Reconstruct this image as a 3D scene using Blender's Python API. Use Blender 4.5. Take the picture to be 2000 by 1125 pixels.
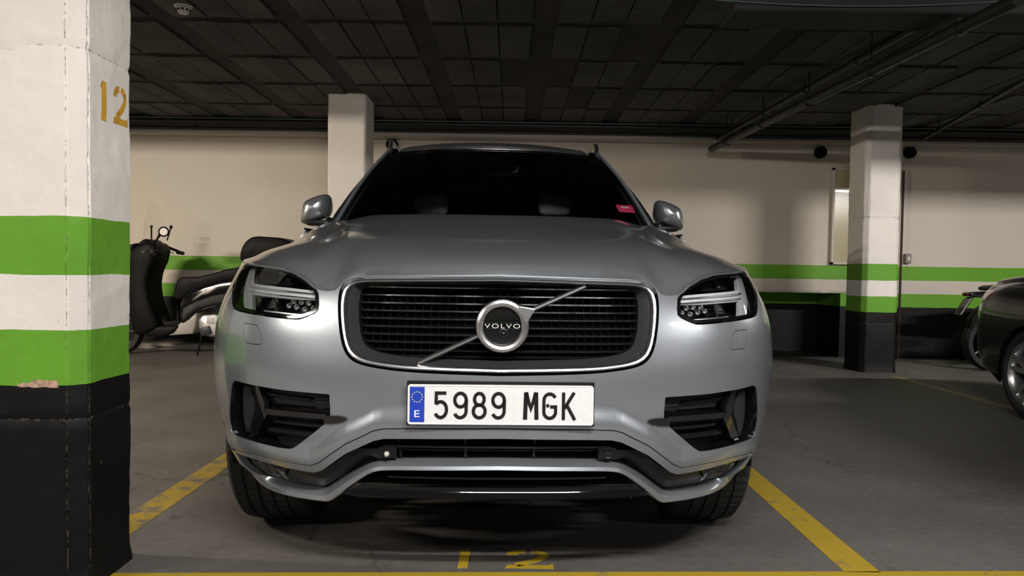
import bpy, bmesh, math, random
import numpy as np
from mathutils import Vector, Matrix
from mathutils.geometry import delaunay_2d_cdt

random.seed(7)
SC = bpy.context.scene
COL = SC.collection
PI = math.pi
for o in list(bpy.data.objects): bpy.data.objects.remove(o)

# ------------------------------------------------------------------ camera
CAMH, F, PITCH, ROLL, SHY = 0.98, 1444.0, math.radians(1.8), 0.0150, 15.0
cd = bpy.data.cameras.new('camera'); cam = bpy.data.objects.new('camera', cd); COL.objects.link(cam)
cd.sensor_width = 36; cd.sensor_fit = 'HORIZONTAL'; cd.lens = F/2000*36
cd.shift_y = SHY/2000; cd.clip_start = 0.05
CAMR = Matrix.Rotation(PI/2-PITCH, 3, 'X') @ Matrix.Rotation(ROLL, 3, 'Z')
cam.matrix_world = Matrix.Translation((0, 0, CAMH)) @ CAMR.to_4x4()
SC.camera = cam
# ------------------------------------------------------------------ world and exposure
w = bpy.data.worlds.new('world'); SC.world = w; w.use_nodes = True
w.node_tree.nodes['Background'].inputs[0].default_value = (0.9, 0.93, 1, 1)
w.node_tree.nodes['Background'].inputs[1].default_value = 0.02
SC.view_settings.view_transform = 'Standard'; SC.view_settings.look = 'None'
SC.view_settings.exposure = 0.0; SC.view_settings.gamma = 1; SC.view_settings.use_curve_mapping = False
# lamps: (x, y, z, length along x, watts, colour)
LAMPS = [
    (0.5, -0.25, 2.62, 1.5, 150, (1.0, .955, .90), 0),
    (-6.0, 2.9, 2.70, 1.5, 430, (1.0, .865, .70), 0),
    (6.0, 3.6, 2.70, 1.5, 260, (1.0, .95, .90), 0),
    (-3.9, -0.6, 2.62, 1.5, 150, (1.0, .90, .80), 0),
    (4.6, -0.8, 2.62, 1.5, 70, (1.0, .95, .92), 0),
    (0.2, -4.6, 2.62, 1.5, 45, (.92, .96, 1.0), 0),
]
CEIL = 2.76; WALLY = 9.05

# ------------------------------------------------------------------ helpers
IR = CAMR.transposed()
def project(p):
    q = IR @ (Vector(p)-Vector((0, 0, CAMH)))
    return 1000+F*q.x/-q.z, 562.5+SHY-F*q.y/-q.z
def ray(px, py):
    return CAMR @ Vector(((px-1000)/F, -(py-562.5-SHY)/F, -1))
def atY(px, py, Y):
    d = ray(px, py); t = Y/d.y
    return Vector((d.x*t, Y, CAMH+d.z*t))

def link(o, parent=None):
    COL.objects.link(o)
    if parent is not None: o.parent = parent
    return o
def mesh_obj(name, V, Fc, mat=None, parent=None, smooth=False, normals=None, auto=None):
    me = bpy.data.meshes.new(name)
    me.from_pydata([tuple(v) for v in V], [], Fc)
    if mat is not None: me.materials.append(mat)
    if smooth or auto:
        me.polygons.foreach_set('use_smooth', [True]*len(me.polygons))
    if auto:
        me.set_sharp_from_angle(angle=math.radians(auto))
    if normals is not None:
        me.normals_split_custom_set_from_vertices([tuple(n) for n in normals])
    me.update()
    return link(bpy.data.objects.new(name, me), parent)
def bm_obj(name, bm, mat=None, parent=None, auto=None):
    bmesh.ops.recalc_face_normals(bm, faces=bm.faces)
    me = bpy.data.meshes.new(name); bm.to_mesh(me); bm.free()
    if mat is not None: me.materials.append(mat)
    if auto:
        me.polygons.foreach_set('use_smooth', [True]*len(me.polygons)); me.set_sharp_from_angle(angle=math.radians(auto))
    return link(bpy.data.objects.new(name, me), parent)
def tag(o, label=None, cat=None, group=None, kind=None):
    if label: o['label'] = label
    if cat: o['category'] = cat
    if group: o['group'] = group
    if kind: o['kind'] = kind
    return o
def empty(name, loc, rz=0, **k):
    o = bpy.data.objects.new(name, None); COL.objects.link(o); o.location = loc; o.rotation_euler = (0, 0, rz)
    o.empty_display_size = .1
    return tag(o, **k)
def add_box(bm, c, s, rot=None, bev=0, seg=1):
    r = bmesh.ops.create_cube(bm, size=1)
    M = Matrix.Translation(c) @ (rot.to_4x4() if rot is not None else Matrix()) @ Matrix.Diagonal((*s, 1))
    bmesh.ops.transform(bm, matrix=M, verts=r['verts'])
    if bev:
        es = list({e for v in r['verts'] for e in v.link_edges})
        bmesh.ops.bevel(bm, geom=es, offset=bev, segments=seg, affect='EDGES', profile=.5)
def box(name, c, s, mat, parent=None, bev=0, seg=1, rot=None, auto=None):
    bm = bmesh.new(); add_box(bm, c, s, rot, bev, seg); return bm_obj(name, bm, mat, parent, auto)
def add_tube(bm, pts, r, n=10, cap=True, closed=False):
    pts = [Vector(p) for p in pts]; N = len(pts); rings = []
    rr = r if isinstance(r, (list, tuple)) else [r]*N
    up = None
    for i, p in enumerate(pts):
        if closed: t = (pts[(i+1) % N]-pts[i-1])
        else: t = pts[min(i+1, N-1)]-pts[max(i-1, 0)]
        t.normalize()
        if up is None:
            up = Vector((0, 0, 1)) if abs(t.z) < .9 else Vector((1, 0, 0))
        a = t.cross(up)
        if a.length < 1e-4: a = t.cross(Vector((1, 0, 0)))
        a.normalize(); b = a.cross(t).normalized(); up = b
        rings.append([bm.verts.new(p+(a*math.cos(2*PI*k/n)+b*math.sin(2*PI*k/n))*rr[i]) for k in range(n)])
    for i in range(N if closed else N-1):
        A, B = rings[i], rings[(i+1) % N]
        for k in range(n): bm.faces.new((A[k], A[(k+1) % n], B[(k+1) % n], B[k]))
    if cap and not closed:
        bm.faces.new(rings[0]); bm.faces.new(rings[-1][::-1])
def tube(name, pts, r, mat, parent=None, n=10, closed=False):
    bm = bmesh.new(); add_tube(bm, pts, r, n, True, closed); return bm_obj(name, bm, mat, parent, 40)
def lathe(name, prof, c, axis, mat, parent=None, n=32, auto=35, rmod=None):
    """prof: list of (radius, along axis)"""
    bm = bmesh.new(); axis = Vector(axis).normalized()
    a = axis.cross(Vector((0, 0, 1)));
    if a.length < .1: a = axis.cross(Vector((1, 0, 0)))
    a.normalize(); b = axis.cross(a)
    rings = []
    for k in range(n):
        d = a*math.cos(2*PI*k/n)+b*math.sin(2*PI*k/n)
        rings.append([bm.verts.new(Vector(c)+d*(r if rmod is None else rmod(k, j, r))+axis*h) for j, (r, h) in enumerate(prof)])
    for k in range(n):
        A, B = rings[k], rings[(k+1) % n]
        for j in range(len(prof)-1):
            try: bm.faces.new((A[j], A[j+1], B[j+1], B[j]))
            except ValueError: pass
    bmesh.ops.remove_doubles(bm, verts=bm.verts, dist=1e-5)
    return bm_obj(name, bm, mat, parent, auto)
def add_prism(bm, poly, fn, t):
    """poly 2d points mapped with fn(a,b)->Vector; t: offset vector for the far side"""
    A = [bm.verts.new(fn(*p)) for p in poly]; B = [bm.verts.new(fn(*p)+Vector(t)) for p in poly]
    n = len(poly)
    bm.faces.new(A); bm.faces.new(B[::-1])
    for i in range(n): bm.faces.new((A[i], B[i], B[(i+1) % n], A[(i+1) % n]))
def prism(name, poly, fn, t, mat, parent=None, bev=0, seg=2, auto=None):
    bm = bmesh.new(); add_prism(bm, poly, fn, t)
    bmesh.ops.recalc_face_normals(bm, faces=bm.faces)
    if bev: bmesh.ops.bevel(bm, geom=list(bm.edges), offset=bev, segments=seg, affect='EDGES', profile=.5, clamp_overlap=True)
    bmesh.ops.triangulate(bm, faces=[f for f in bm.faces if len(f.verts) > 4])
    return bm_obj(name, bm, mat, parent, auto)
def chaikin(pts, n=2, closed=False):
    pts = [tuple(p) for p in pts]
    for _ in range(n):
        out = []
        if not closed: out.append(pts[0])
        m = len(pts) if closed else len(pts)-1
        for i in range(m):
            a, b = pts[i], pts[(i+1) % len(pts)]
            q = tuple(.75*x+.25*y for x, y in zip(a, b)); r = tuple(.25*x+.75*y for x, y in zip(a, b))
            out += [q, r]
        if not closed: out.append(pts[-1])
        pts = out
    return pts
def resample(pts, n, closed=True):
    P = np.array(pts, float)
    if closed: P = np.vstack([P, P[:1]])
    d = np.r_[0, np.cumsum(np.linalg.norm(np.diff(P, axis=0), axis=1))]
    t = np.linspace(0, d[-1], n+1)[:-1] if closed else np.linspace(0, d[-1], n)
    return [tuple(np.interp(x, d, P[:, k]) for k in range(P.shape[1])) for x in t]
def densify(pts, step, closed=True):
    out = []; m = len(pts) if closed else len(pts)-1
    for i in range(m):
        a, b = pts[i], pts[(i+1) % len(pts)]
        k = max(1, int(math.hypot(a[0]-b[0], a[1]-b[1])/step))
        for j in range(k): out.append((a[0]+(b[0]-a[0])*j/k, a[1]+(b[1]-a[1])*j/k))
    if not closed: out.append(tuple(pts[-1]))
    return out
def sstep(x, a, b):
    t = np.clip((np.asarray(x, float)-a)/(b-a), 0, 1); return t*t*(3-2*t)
def tab(xs, ys, sm=.02):
    xs = np.array(xs, float); ys = np.array(ys, float)
    X = np.linspace(xs[0], xs[-1], 800); Y = np.interp(X, xs, ys)
    k = max(1, int(sm*800/(xs[-1]-xs[0])))
    if k > 1:
        for _ in range(2):
            pad = np.r_[2*Y[0]-Y[k:0:-1], Y, 2*Y[-1]-Y[-2:-k-2:-1]]
            ker = np.ones(2*k+1)/(2*k+1); Y = np.convolve(pad, ker, 'valid')
    return lambda x: np.interp(x, X, Y)
def inpoly(x, y, poly):
    x = np.asarray(x); y = np.asarray(y); c = np.zeros(x.shape, bool); n = len(poly)
    for i in range(n):
        x1, y1 = poly[i]; x2, y2 = poly[i-1]
        if y1 == y2: continue
        m = ((y1 > y) != (y2 > y)) & (x < (x2-x1)*(y-y1)/(y2-y1)+x1)
        c ^= m
    return c
def segdist(x, y, poly):
    d = np.full(x.shape, 1e9)
    for i in range(len(poly)):
        x1, y1 = poly[i-1]; x2, y2 = poly[i]; dx, dy = x2-x1, y2-y1; L = dx*dx+dy*dy+1e-12
        t = np.clip(((x-x1)*dx+(y-y1)*dy)/L, 0, 1)
        d = np.minimum(d, np.hypot(x-x1-t*dx, y-y1-t*dy))
    return d
def surf_normals(S, a, b, e=.002):
    du = S(a+e, b)-S(a-e, b); dv = S(a, b+e)-S(a, b-e)
    n = np.cross(du, dv); n /= np.linalg.norm(n, axis=1)[:, None]+1e-12
    return n
def patch(name, outer, holes, S, mat, parent, step=.025, rim=.01, flip=False, bstep=None, edge=0):
    """surface S(a,b)->(n,3) trimmed by polygons in (a,b); rim: depth of the folded edge; flip reverses the outward side"""
    bstep = bstep or step
    loops = [densify(outer, bstep)]+[densify(h, bstep) for h in holes]
    O = np.array(loops[0])
    gx = np.arange(O[:, 0].min(), O[:, 0].max(), step); gy = np.arange(O[:, 1].min(), O[:, 1].max(), step)
    GX, GY = np.meshgrid(gx, gy); GX = GX.ravel(); GY = GY.ravel()
    m = inpoly(GX, GY, loops[0])
    for h in loops[1:]: m &= ~inpoly(GX, GY, h)
    GX, GY = GX[m], GY[m]
    if len(GX):
        d = np.full(GX.shape, 1e9)
        for l in loops: d = np.minimum(d, segdist(GX, GY, l))
        k = d > step*.45; GX, GY = GX[k], GY[k]
    V = [Vector(p) for l in loops for p in l]; E = []; i0 = 0
    for l in loops:
        n = len(l); E += [(i0+i, i0+(i+1) % n) for i in range(n)]; i0 += n
    V += [Vector((x, y)) for x, y in zip(GX, GY)]
    r = delaunay_2d_cdt(V, E, [], 0, 1e-7)
    A = np.array([[v.x, v.y] for v in r[0]]); T = np.array([f for f in r[2]])
    c = A[T].mean(axis=1); m = inpoly(c[:, 0], c[:, 1], loops[0])
    for h in loops[1:]: m &= ~inpoly(c[:, 0], c[:, 1], h)
    T = T[m]
    pts = S(A[:, 0], A[:, 1]); nn = surf_normals(S, A[:, 0], A[:, 1])
    if flip: nn = -nn
    # orientation
    fn = np.cross(pts[T[:, 1]]-pts[T[:, 0]], pts[T[:, 2]]-pts[T[:, 0]])
    a2 = A[T]; cr2 = (a2[:, 1, 0]-a2[:, 0, 0])*(a2[:, 2, 1]-a2[:, 0, 1])-(a2[:, 1, 1]-a2[:, 0, 1])*(a2[:, 2, 0]-a2[:, 0, 0])
    T[cr2 < 0] = T[cr2 < 0][:, ::-1]
    fn = np.cross(pts[T[:, 1]]-pts[T[:, 0]], pts[T[:, 2]]-pts[T[:, 0]])
    if (fn*nn[T[:, 0]]).sum() < 0: T = T[:, ::-1]
    VV = [tuple(p) for p in pts]; NN = [tuple(n) for n in nn]; FF = [tuple(int(i) for i in t) for t in T]
    if rim:
        for li, l in enumerate(loops):
            L = np.array(l); p = S(L[:, 0], L[:, 1]); n = surf_normals(S, L[:, 0], L[:, 1])
            if flip: n = -n
            k = len(l); q = p-n*rim; b0 = len(VV)
            # side normal
            t = np.roll(p, -1, 0)-np.roll(p, 1, 0); sn = np.cross(t, n); sn /= np.linalg.norm(sn, axis=1)[:, None]+1e-9
            ar = 0.5*np.sum(L[:, 0]*np.roll(L[:, 1], -1)-np.roll(L[:, 0], -1)*L[:, 1])
            ctr_test = p+sn*.001
            VV += [tuple(x) for x in p]+[tuple(x) for x in q]
            e1 = (S(L[:1, 0]+.002, L[:1, 1])-p[:1])[0]; e2 = (S(L[:1, 0], L[:1, 1]+.002)-p[:1])[0]
            hand = 1 if np.dot(np.cross(e1, e2), n[0]) > 0 else -1
            out = (1 if ar > 0 else -1)*hand*(1 if li == 0 else -1)
            sn = sn*out
            NN += [tuple(x) for x in sn]+[tuple(x) for x in sn]
            for i in range(k):
                j = (i+1) % k
                f = (b0+i, b0+k+i, b0+k+j, b0+j)
                g = np.cross(np.array(VV[f[1]])-np.array(VV[f[0]]), np.array(VV[f[3]])-np.array(VV[f[0]]))
                if np.dot(g, sn[i]) < 0: f = f[::-1]
                FF.append(f)
    return mesh_obj(name, VV, FF, mat, parent, smooth=True, normals=NN)
def skirt(name, LA, LB, mat, parent, closed=True, auto=30):
    """two loops of 3d points with equal count joined by quads"""
    n = len(LA); V = [tuple(p) for p in LA]+[tuple(p) for p in LB]
    Fc = [(i, (i+1) % n, n+(i+1) % n, n+i) for i in range(n if closed else n-1)]
    return mesh_obj(name, V, Fc, mat, parent, auto=auto)
def loft(name, rings, mat, parent=None, cap=True, auto=40, closed=True):
    bm = bmesh.new(); R = [[bm.verts.new(p) for p in r] for r in rings]; n = len(R[0])
    for A, B in zip(R[:-1], R[1:]):
        for k in range(n if closed else n-1): bm.faces.new((A[k], A[(k+1) % n], B[(k+1) % n], B[k]))
    if cap and closed: bm.faces.new(R[0][::-1]); bm.faces.new(R[-1])
    return bm_obj(name, bm, mat, parent, auto)

# ------------------------------------------------------------------ materials
def mat(name, col, rough=.5, metal=0, coat=0, coatr=.03, spec=.5, bump=None, var=None, alpha=None):
    m = bpy.data.materials.new(name); m.use_nodes = True; nt = m.node_tree; b = nt.nodes['Principled BSDF']
    b.inputs['Base Color'].default_value = (*col, 1); b.inputs['Roughness'].default_value = rough
    b.inputs['Metallic'].default_value = metal; b.inputs['Coat Weight'].default_value = coat
    b.inputs['Coat Roughness'].default_value = coatr; b.inputs['Specular IOR Level'].default_value = spec
    tc = nt.nodes.new('ShaderNodeTexCoord')
    if var:
        sc, amt = var
        n = nt.nodes.new('ShaderNodeTexNoise'); n.inputs['Scale'].default_value = sc; n.inputs['Detail'].default_value = 6
        nt.links.new(tc.outputs['Object'], n.inputs['Vector'])
        r = nt.nodes.new('ShaderNodeMapRange'); r.inputs[1].default_value = .3; r.inputs[2].default_value = .7
        r.inputs[3].default_value = 1-amt; r.inputs[4].default_value = 1+amt
        nt.links.new(n.outputs['Fac'], r.inputs[0])
        x = nt.nodes.new('ShaderNodeMix'); x.data_type = 'RGBA'; x.blend_type = 'MULTIPLY'; x.inputs[0].default_value = 1
        x.inputs[6].default_value = (*col, 1); nt.links.new(r.outputs[0], x.inputs[7]); nt.links.new(x.outputs[2], b.inputs['Base Color'])
    if bump:
        sc, st, dist = bump
        n = nt.nodes.new('ShaderNodeTexNoise'); n.inputs['Scale'].default_value = sc; n.inputs['Detail'].default_value = 5
        nt.links.new(tc.outputs['Object'], n.inputs['Vector'])
        bu = nt.nodes.new('ShaderNodeBump'); bu.inputs['Strength'].default_value = st; bu.inputs['Distance'].default_value = dist
        nt.links.new(n.outputs['Fac'], bu.inputs['Height']); nt.links.new(bu.outputs[0], b.inputs['Normal'])
    return m
def glassmat(name, tint, refl=1.45, rough=.01):
    m = bpy.data.materials.new(name); m.use_nodes = True; nt = m.node_tree; nt.nodes.clear()
    o = nt.nodes.new('ShaderNodeOutputMaterial'); t = nt.nodes.new('ShaderNodeBsdfTransparent'); g = nt.nodes.new('ShaderNodeBsdfGlossy')
    t.inputs[0].default_value = (*tint, 1); g.inputs['Roughness'].default_value = rough
    f = nt.nodes.new('ShaderNodeFresnel'); f.inputs[0].default_value = refl
    x = nt.nodes.new('ShaderNodeMixShader'); nt.links.new(f.outputs[0], x.inputs[0]); nt.links.new(t.outputs[0], x.inputs[1]); nt.links.new(g.outputs[0], x.inputs[2])
    nt.links.new(x.outputs[0], o.inputs[0]); return m
def emit(name, col, s):
    m = bpy.data.materials.new(name); m.use_nodes = True; nt = m.node_tree; b = nt.nodes['Principled BSDF']
    b.inputs['Base Color'].default_value = (*col, 1); b.inputs['Emission Color'].default_value = (*col, 1); b.inputs['Emission Strength'].default_value = s
    return m
ND = lambda nt, t, **k: _nd(nt, t, **k)
def _nd(nt, t, **k):
    n = nt.nodes.new('ShaderNode'+t)
    for a, v in k.items():
        if a.startswith('i_'): n.inputs[int(a[2:])].default_value = v
        else: setattr(n, a, v)
    return n

GREEN, BLACKP = (.135, .350, .030), (.0045, .0045, .0045)
def striped(name, white, green=GREEN, black=BLACKP, rough=.55, dirt=.12, big=False, seams=(), z0=0):
    """painted plaster: green bands and black plinth by height"""
    m = bpy.data.materials.new(name); m.use_nodes = True; nt = m.node_tree; b = nt.nodes['Principled BSDF']; L = nt.links.new
    b.inputs['Roughness'].default_value = rough; b.inputs['Specular IOR Level'].default_value = .22
    geo = _nd(nt, 'NewGeometry'); sep = _nd(nt, 'SeparateXYZ'); L(geo.outputs['Position'], sep.inputs[0])
    nz = _nd(nt, 'TexNoise'); nz.inputs['Scale'].default_value = 6; nz.inputs['Detail'].default_value = 4; L(geo.outputs['Position'], nz.inputs['Vector'])
    wob = _nd(nt, 'Math', operation='MULTIPLY_ADD'); wob.inputs[1].default_value = .012; L(nz.outputs['Fac'], wob.inputs[0]); L(sep.outputs[2], wob.inputs[2])
    mr = _nd(nt, 'MapRange'); mr.inputs[1].default_value = .006; mr.inputs[2].default_value = 2.006; L(wob.outputs[0], mr.inputs[0])
    cr = _nd(nt, 'ValToRGB'); cr.color_ramp.interpolation = 'CONSTANT'; e = cr.color_ramp.elements
    e[0].position = 0; e[0].color = (*black, 1); e[1].position = .621/2; e[1].color = (*green, 1)
    for p, c in ((.786, white), (.951, green), (1.118, white)):
        q = e.new(p/2); q.color = (*c, 1)
    L(mr.outputs[0], cr.inputs[0])
    n2 = _nd(nt, 'TexNoise'); n2.inputs['Scale'].default_value = 1.7 if not big else .5; n2.inputs['Detail'].default_value = 9; n2.inputs['Roughness'].default_value = .65
    L(geo.outputs['Position'], n2.inputs['Vector'])
    m2 = _nd(nt, 'MapRange'); m2.inputs[1].default_value = .3; m2.inputs[2].default_value = .7; m2.inputs[3].default_value = 1-dirt; m2.inputs[4].default_value = 1+dirt*.5
    L(n2.outputs['Fac'], m2.inputs[0])
    mx = _nd(nt, 'Mix', data_type='RGBA', blend_type='MULTIPLY'); mx.inputs[0].default_value = 1; L(cr.outputs[0], mx.inputs[6]); L(m2.outputs[0], mx.inputs[7])
    # pits and scuffs
    n3 = _nd(nt, 'TexNoise'); n3.inputs['Scale'].default_value = 34; n3.inputs['Detail'].default_value = 3; L(geo.outputs['Position'], n3.inputs['Vector'])
    pit = _nd(nt, 'MapRange'); pit.inputs[1].default_value = .71; pit.inputs[2].default_value = .76; L(n3.outputs['Fac'], pit.inputs[0])
    mx2 = _nd(nt, 'Mix', data_type='RGBA'); L(mx.outputs[2], mx2.inputs[6]); mx2.inputs[7].default_value = (.16, .14, .12, 1)
    pm = _nd(nt, 'Math', operation='MULTIPLY'); pm.inputs[1].default_value = .45; L(pit.outputs[0], pm.inputs[0]); L(pm.outputs[0], mx2.inputs[0])
    at = _nd(nt, 'Attribute', attribute_name='seam'); n5 = _nd(nt, 'TexNoise'); n5.inputs['Scale'].default_value = 75; n5.inputs['Detail'].default_value = 4; L(geo.outputs['Position'], n5.inputs['Vector'])
    s5 = _nd(nt, 'Math', operation='MULTIPLY'); L(at.outputs['Fac'], s5.inputs[0]); L(n5.outputs['Fac'], s5.inputs[1])
    r5 = _nd(nt, 'MapRange'); r5.inputs[1].default_value = .40; r5.inputs[2].default_value = .50; r5.inputs[4].default_value = .55; L(s5.outputs[0], r5.inputs[0])
    mx3 = _nd(nt, 'Mix', data_type='RGBA'); L(r5.outputs[0], mx3.inputs[0]); L(mx2.outputs[2], mx3.inputs[6]); mx3.inputs[7].default_value = (.11, .10, .085, 1)
    L(mx3.outputs[2], b.inputs['Base Color'])
    n4 = _nd(nt, 'TexNoise'); n4.inputs['Scale'].default_value = 22; n4.inputs['Detail'].default_value = 6; L(geo.outputs['Position'], n4.inputs['Vector'])
    bu = _nd(nt, 'Bump'); bu.inputs['Strength'].default_value = .45; bu.inputs['Distance'].default_value = .006; L(n4.outputs['Fac'], bu.inputs['Height'])
    L(bu.outputs[0], b.inputs['Normal'])
    return m
M = {}
M['pillar'] = striped('pillar_paint', (.80, .755, .71), dirt=.10)
M['wall'] = striped('wall_paint', (.60, .545, .475), dirt=.10, big=True, rough=.5)
def paintmat(name, col, metal, rough, flake=.02):
    m = mat(name, col, rough, metal, coat=1, coatr=.06); nt = m.node_tree; b = nt.nodes['Principled BSDF']; L = nt.links.new
    v = _nd(nt, 'TexNoise'); v.inputs['Scale'].default_value = 900; v.inputs['Detail'].default_value = 1
    tc = _nd(nt, 'TexCoord'); L(tc.outputs['Object'], v.inputs['Vector'])
    r = _nd(nt, 'MapRange'); r.inputs[3].default_value = 1-flake*3; r.inputs[4].default_value = 1+flake*3; L(v.outputs['Fac'], r.inputs[0])
    x = _nd(nt, 'Mix', data_type='RGBA', blend_type='MULTIPLY'); x.inputs[0].default_value = 1; x.inputs[6].default_value = (*col, 1)
    L(r.outputs[0], x.inputs[7]); L(x.outputs[2], b.inputs['Base Color'])
    return m
M['silver'] = paintmat('silver_paint', (.40, .433, .475), .74, .30)
M['chrome'] = mat('chrome', (.80, .80, .80), .10, 1)
M['satin'] = mat('satin_metal', (.72, .72, .73), .30, 1)
M['gloss'] = mat('gloss_black', (.006, .006, .007), .08, 0, coat=1)
M['plastic'] = mat('black_plastic', (.009, .009, .010), .42, spec=.35)
M['slat'] = mat('dark_chrome', (.20, .20, .21), .22, .9)
M['darkgrey'] = mat('dark_grey_plastic', (.026, .027, .029), .38, spec=.35)
M['void'] = mat('matt_black', (.003, .003, .003), .9, spec=.1)
M['rubber'] = mat('rubber', (.022, .022, .022), .72, spec=.3, bump=(120, .2, .001))
M['rim'] = mat('alloy', (.55, .55, .56), .25, .9)
M['lens'] = glassmat('clear_lens', (.93, .95, .96), 1.45)
M['screen'] = glassmat('windscreen_glass', (.84, .87, .86), 1.36)
M['sblack'] = mat('scooter_black', (.006, .006, .006), .5, spec=.10)
M['tint'] = glassmat('tinted_glass', (.03, .03, .03), 1.45)
M['seat'] = mat('black_leather', (.022, .024, .027), .5, spec=.3)
M['plate'] = mat('plate_white', (.72, .72, .73), .35, var=(70, .04))
M['blue'] = mat('plate_blue', (.012, .045, .42), .4)
M['ink'] = mat('plate_ink', (.006, .006, .006), .4)
M['white'] = mat('white_print', (.8, .8, .8), .4)
M['pink'] = mat('pink_paper', (.75, .05, .16), .6)
M['greenpaper'] = mat('green_film', (.05, .30, .20), .5)
M['pipe'] = mat('dark_pipe', (.012, .013, .012), .45, bump=(30, .3, .002))
M['pipegrey'] = mat('grey_conduit', (.10, .155, .145), .4)
M['red'] = mat('dark_red_paint', (.030, .009, .008), .6)
M['boxgrey'] = mat('grey_box_plastic', (.20, .185, .17), .5)
M['beam'] = mat('beam_paint', (.016, .018, .017), .7, bump=(18, .3, .004), var=(2, .2))
M['drl'] = mat('running_light_acrylic', (.72, .73, .74), .25, .15, coat=1)
M['headrest'] = mat('lit_black_leather', (.42, .46, .47), .40)  # black leather, lightened in the colour to look lit through the windscreen
M['detector'] = mat('white_plastic', (.62, .60, .56), .45)
M['amber'] = mat('amber_stencil', (.62, .34, .035), .6, var=(14, .15))
M['panel'] = mat('cream_panel', (.50, .44, .28), .18, coat=.4)

# ------------------------------------------------------------------ SETTING
# floor
def floor_mat():
    m = bpy.data.materials.new('concrete_floor'); m.use_nodes = True; nt = m.node_tree; b = nt.nodes['Principled BSDF']; L = nt.links.new
    geo = _nd(nt, 'NewGeometry')
    n1 = _nd(nt, 'TexNoise'); n1.inputs['Scale'].default_value = .9; n1.inputs['Detail'].default_value = 8; n1.inputs['Roughness'].default_value = .6; L(geo.outputs['Position'], n1.inputs[0])
    n2 = _nd(nt, 'TexNoise'); n2.inputs['Scale'].default_value = 26; n2.inputs['Detail'].default_value = 8; n2.inputs['Roughness'].default_value = .7; L(geo.outputs['Position'], n2.inputs[0])
    c = _nd(nt, 'ValToRGB'); e = c.color_ramp.elements; e[0].position = .3; e[0].color = (.075, .070, .064, 1); e[1].position = .72; e[1].color = (.150, .141, .131, 1); L(n1.outputs['Fac'], c.inputs[0])
    r = _nd(nt, 'MapRange'); r.inputs[1].default_value = .3; r.inputs[2].default_value = .7; r.inputs[3].default_value = .80; r.inputs[4].default_value = 1.16; L(n2.outputs['Fac'], r.inputs[0])
    x = _nd(nt, 'Mix', data_type='RGBA', blend_type='MULTIPLY'); x.inputs[0].default_value = 1; L(c.outputs[0], x.inputs[6]); L(r.outputs[0], x.inputs[7])
    # oil spots
    n3 = _nd(nt, 'TexNoise'); n3.inputs['Scale'].default_value = 5; n3.inputs['Detail'].default_value = 2; L(geo.outputs['Position'], n3.inputs[0])
    sp = _nd(nt, 'MapRange'); sp.inputs[1].default_value = .70; sp.inputs[2].default_value = .74; sp.inputs[4].default_value = .6; L(n3.outputs['Fac'], sp.inputs[0])
    y = _nd(nt, 'Mix', data_type='RGBA'); L(sp.outputs[0], y.inputs[0]); L(x.outputs[2], y.inputs[6]); y.inputs[7].default_value = (.045, .04, .038, 1)
    # hairline cracks
    vo = _nd(nt, 'TexVoronoi', feature='DISTANCE_TO_EDGE'); vo.inputs['Scale'].default_value = .42
    ad = _nd(nt, 'VectorMath', operation='MULTIPLY_ADD'); ad.inputs[1].default_value = (.35, .35, 0); L(n3.outputs['Color'], ad.inputs[0]); L(geo.outputs['Position'], ad.inputs[2]); L(ad.outputs[0], vo.inputs['Vector'])
    ck = _nd(nt, 'MapRange'); ck.inputs[1].default_value = .0; ck.inputs[2].default_value = .004; ck.inputs[3].default_value = .55; ck.inputs[4].default_value = 0; L(vo.outputs['Distance'], ck.inputs[0])
    z = _nd(nt, 'Mix', data_type='RGBA'); L(ck.outputs[0], z.inputs[0]); L(y.outputs[2], z.inputs[6]); z.inputs[7].default_value = (.03, .028, .025, 1)
    L(z.outputs[2], b.inputs['Base Color']); b.inputs['Roughness'].default_value = .62
    rr = _nd(nt, 'MapRange'); rr.inputs[3].default_value = .45; rr.inputs[4].default_value = .8; L(n1.outputs['Fac'], rr.inputs[0]); L(rr.outputs[0], b.inputs['Roughness'])
    bu = _nd(nt, 'Bump'); bu.inputs['Strength'].default_value = .25; bu.inputs['Distance'].default_value = .003; L(n2.outputs['Fac'], bu.inputs['Height']); L(bu.outputs[0], b.inputs['Normal'])
    return m
M['floor'] = floor_mat()
XL, XR, YB = -10.5, 10.5, -8.0
fl = box('floor', (0, (WALLY+YB)/2, -.05), (XR-XL, WALLY-YB, .1), M['floor']); tag(fl, kind='structure')

def worn_yellow(name, wear, col=(.42, .29, .022)):
    m = bpy.data.materials.new(name); m.use_nodes = True; nt = m.node_tree; b = nt.nodes['Principled BSDF']; L = nt.links.new
    geo = _nd(nt, 'NewGeometry'); n = _nd(nt, 'TexNoise'); n.inputs['Scale'].default_value = 9; n.inputs['Detail'].default_value = 10; n.inputs['Roughness'].default_value = .72
    L(geo.outputs['Position'], n.inputs[0])
    r = _nd(nt, 'MapRange'); r.inputs[1].default_value = wear-.04; r.inputs[2].default_value = wear+.10; L(n.outputs['Fac'], r.inputs[0])
    x = _nd(nt, 'Mix', data_type='RGBA'); L(r.outputs[0], x.inputs[0]); x.inputs[6].default_value = (.13, .12, .105, 1); x.inputs[7].default_value = (*col, 1)
    L(x.outputs[2], b.inputs['Base Color']); b.inputs['Roughness'].default_value = .5
    return m
M['yellow'] = worn_yellow('yellow_line_paint', .33)
M['yellow_worn'] = worn_yellow('worn_yellow_paint', .43, (.36, .25, .03))
M['yellow_num'] = worn_yellow('yellow_number_paint', .37, (.40, .28, .02))
M['yellow_old'] = worn_yellow('old_yellow_paint', .44, (.22, .165, .045))
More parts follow.
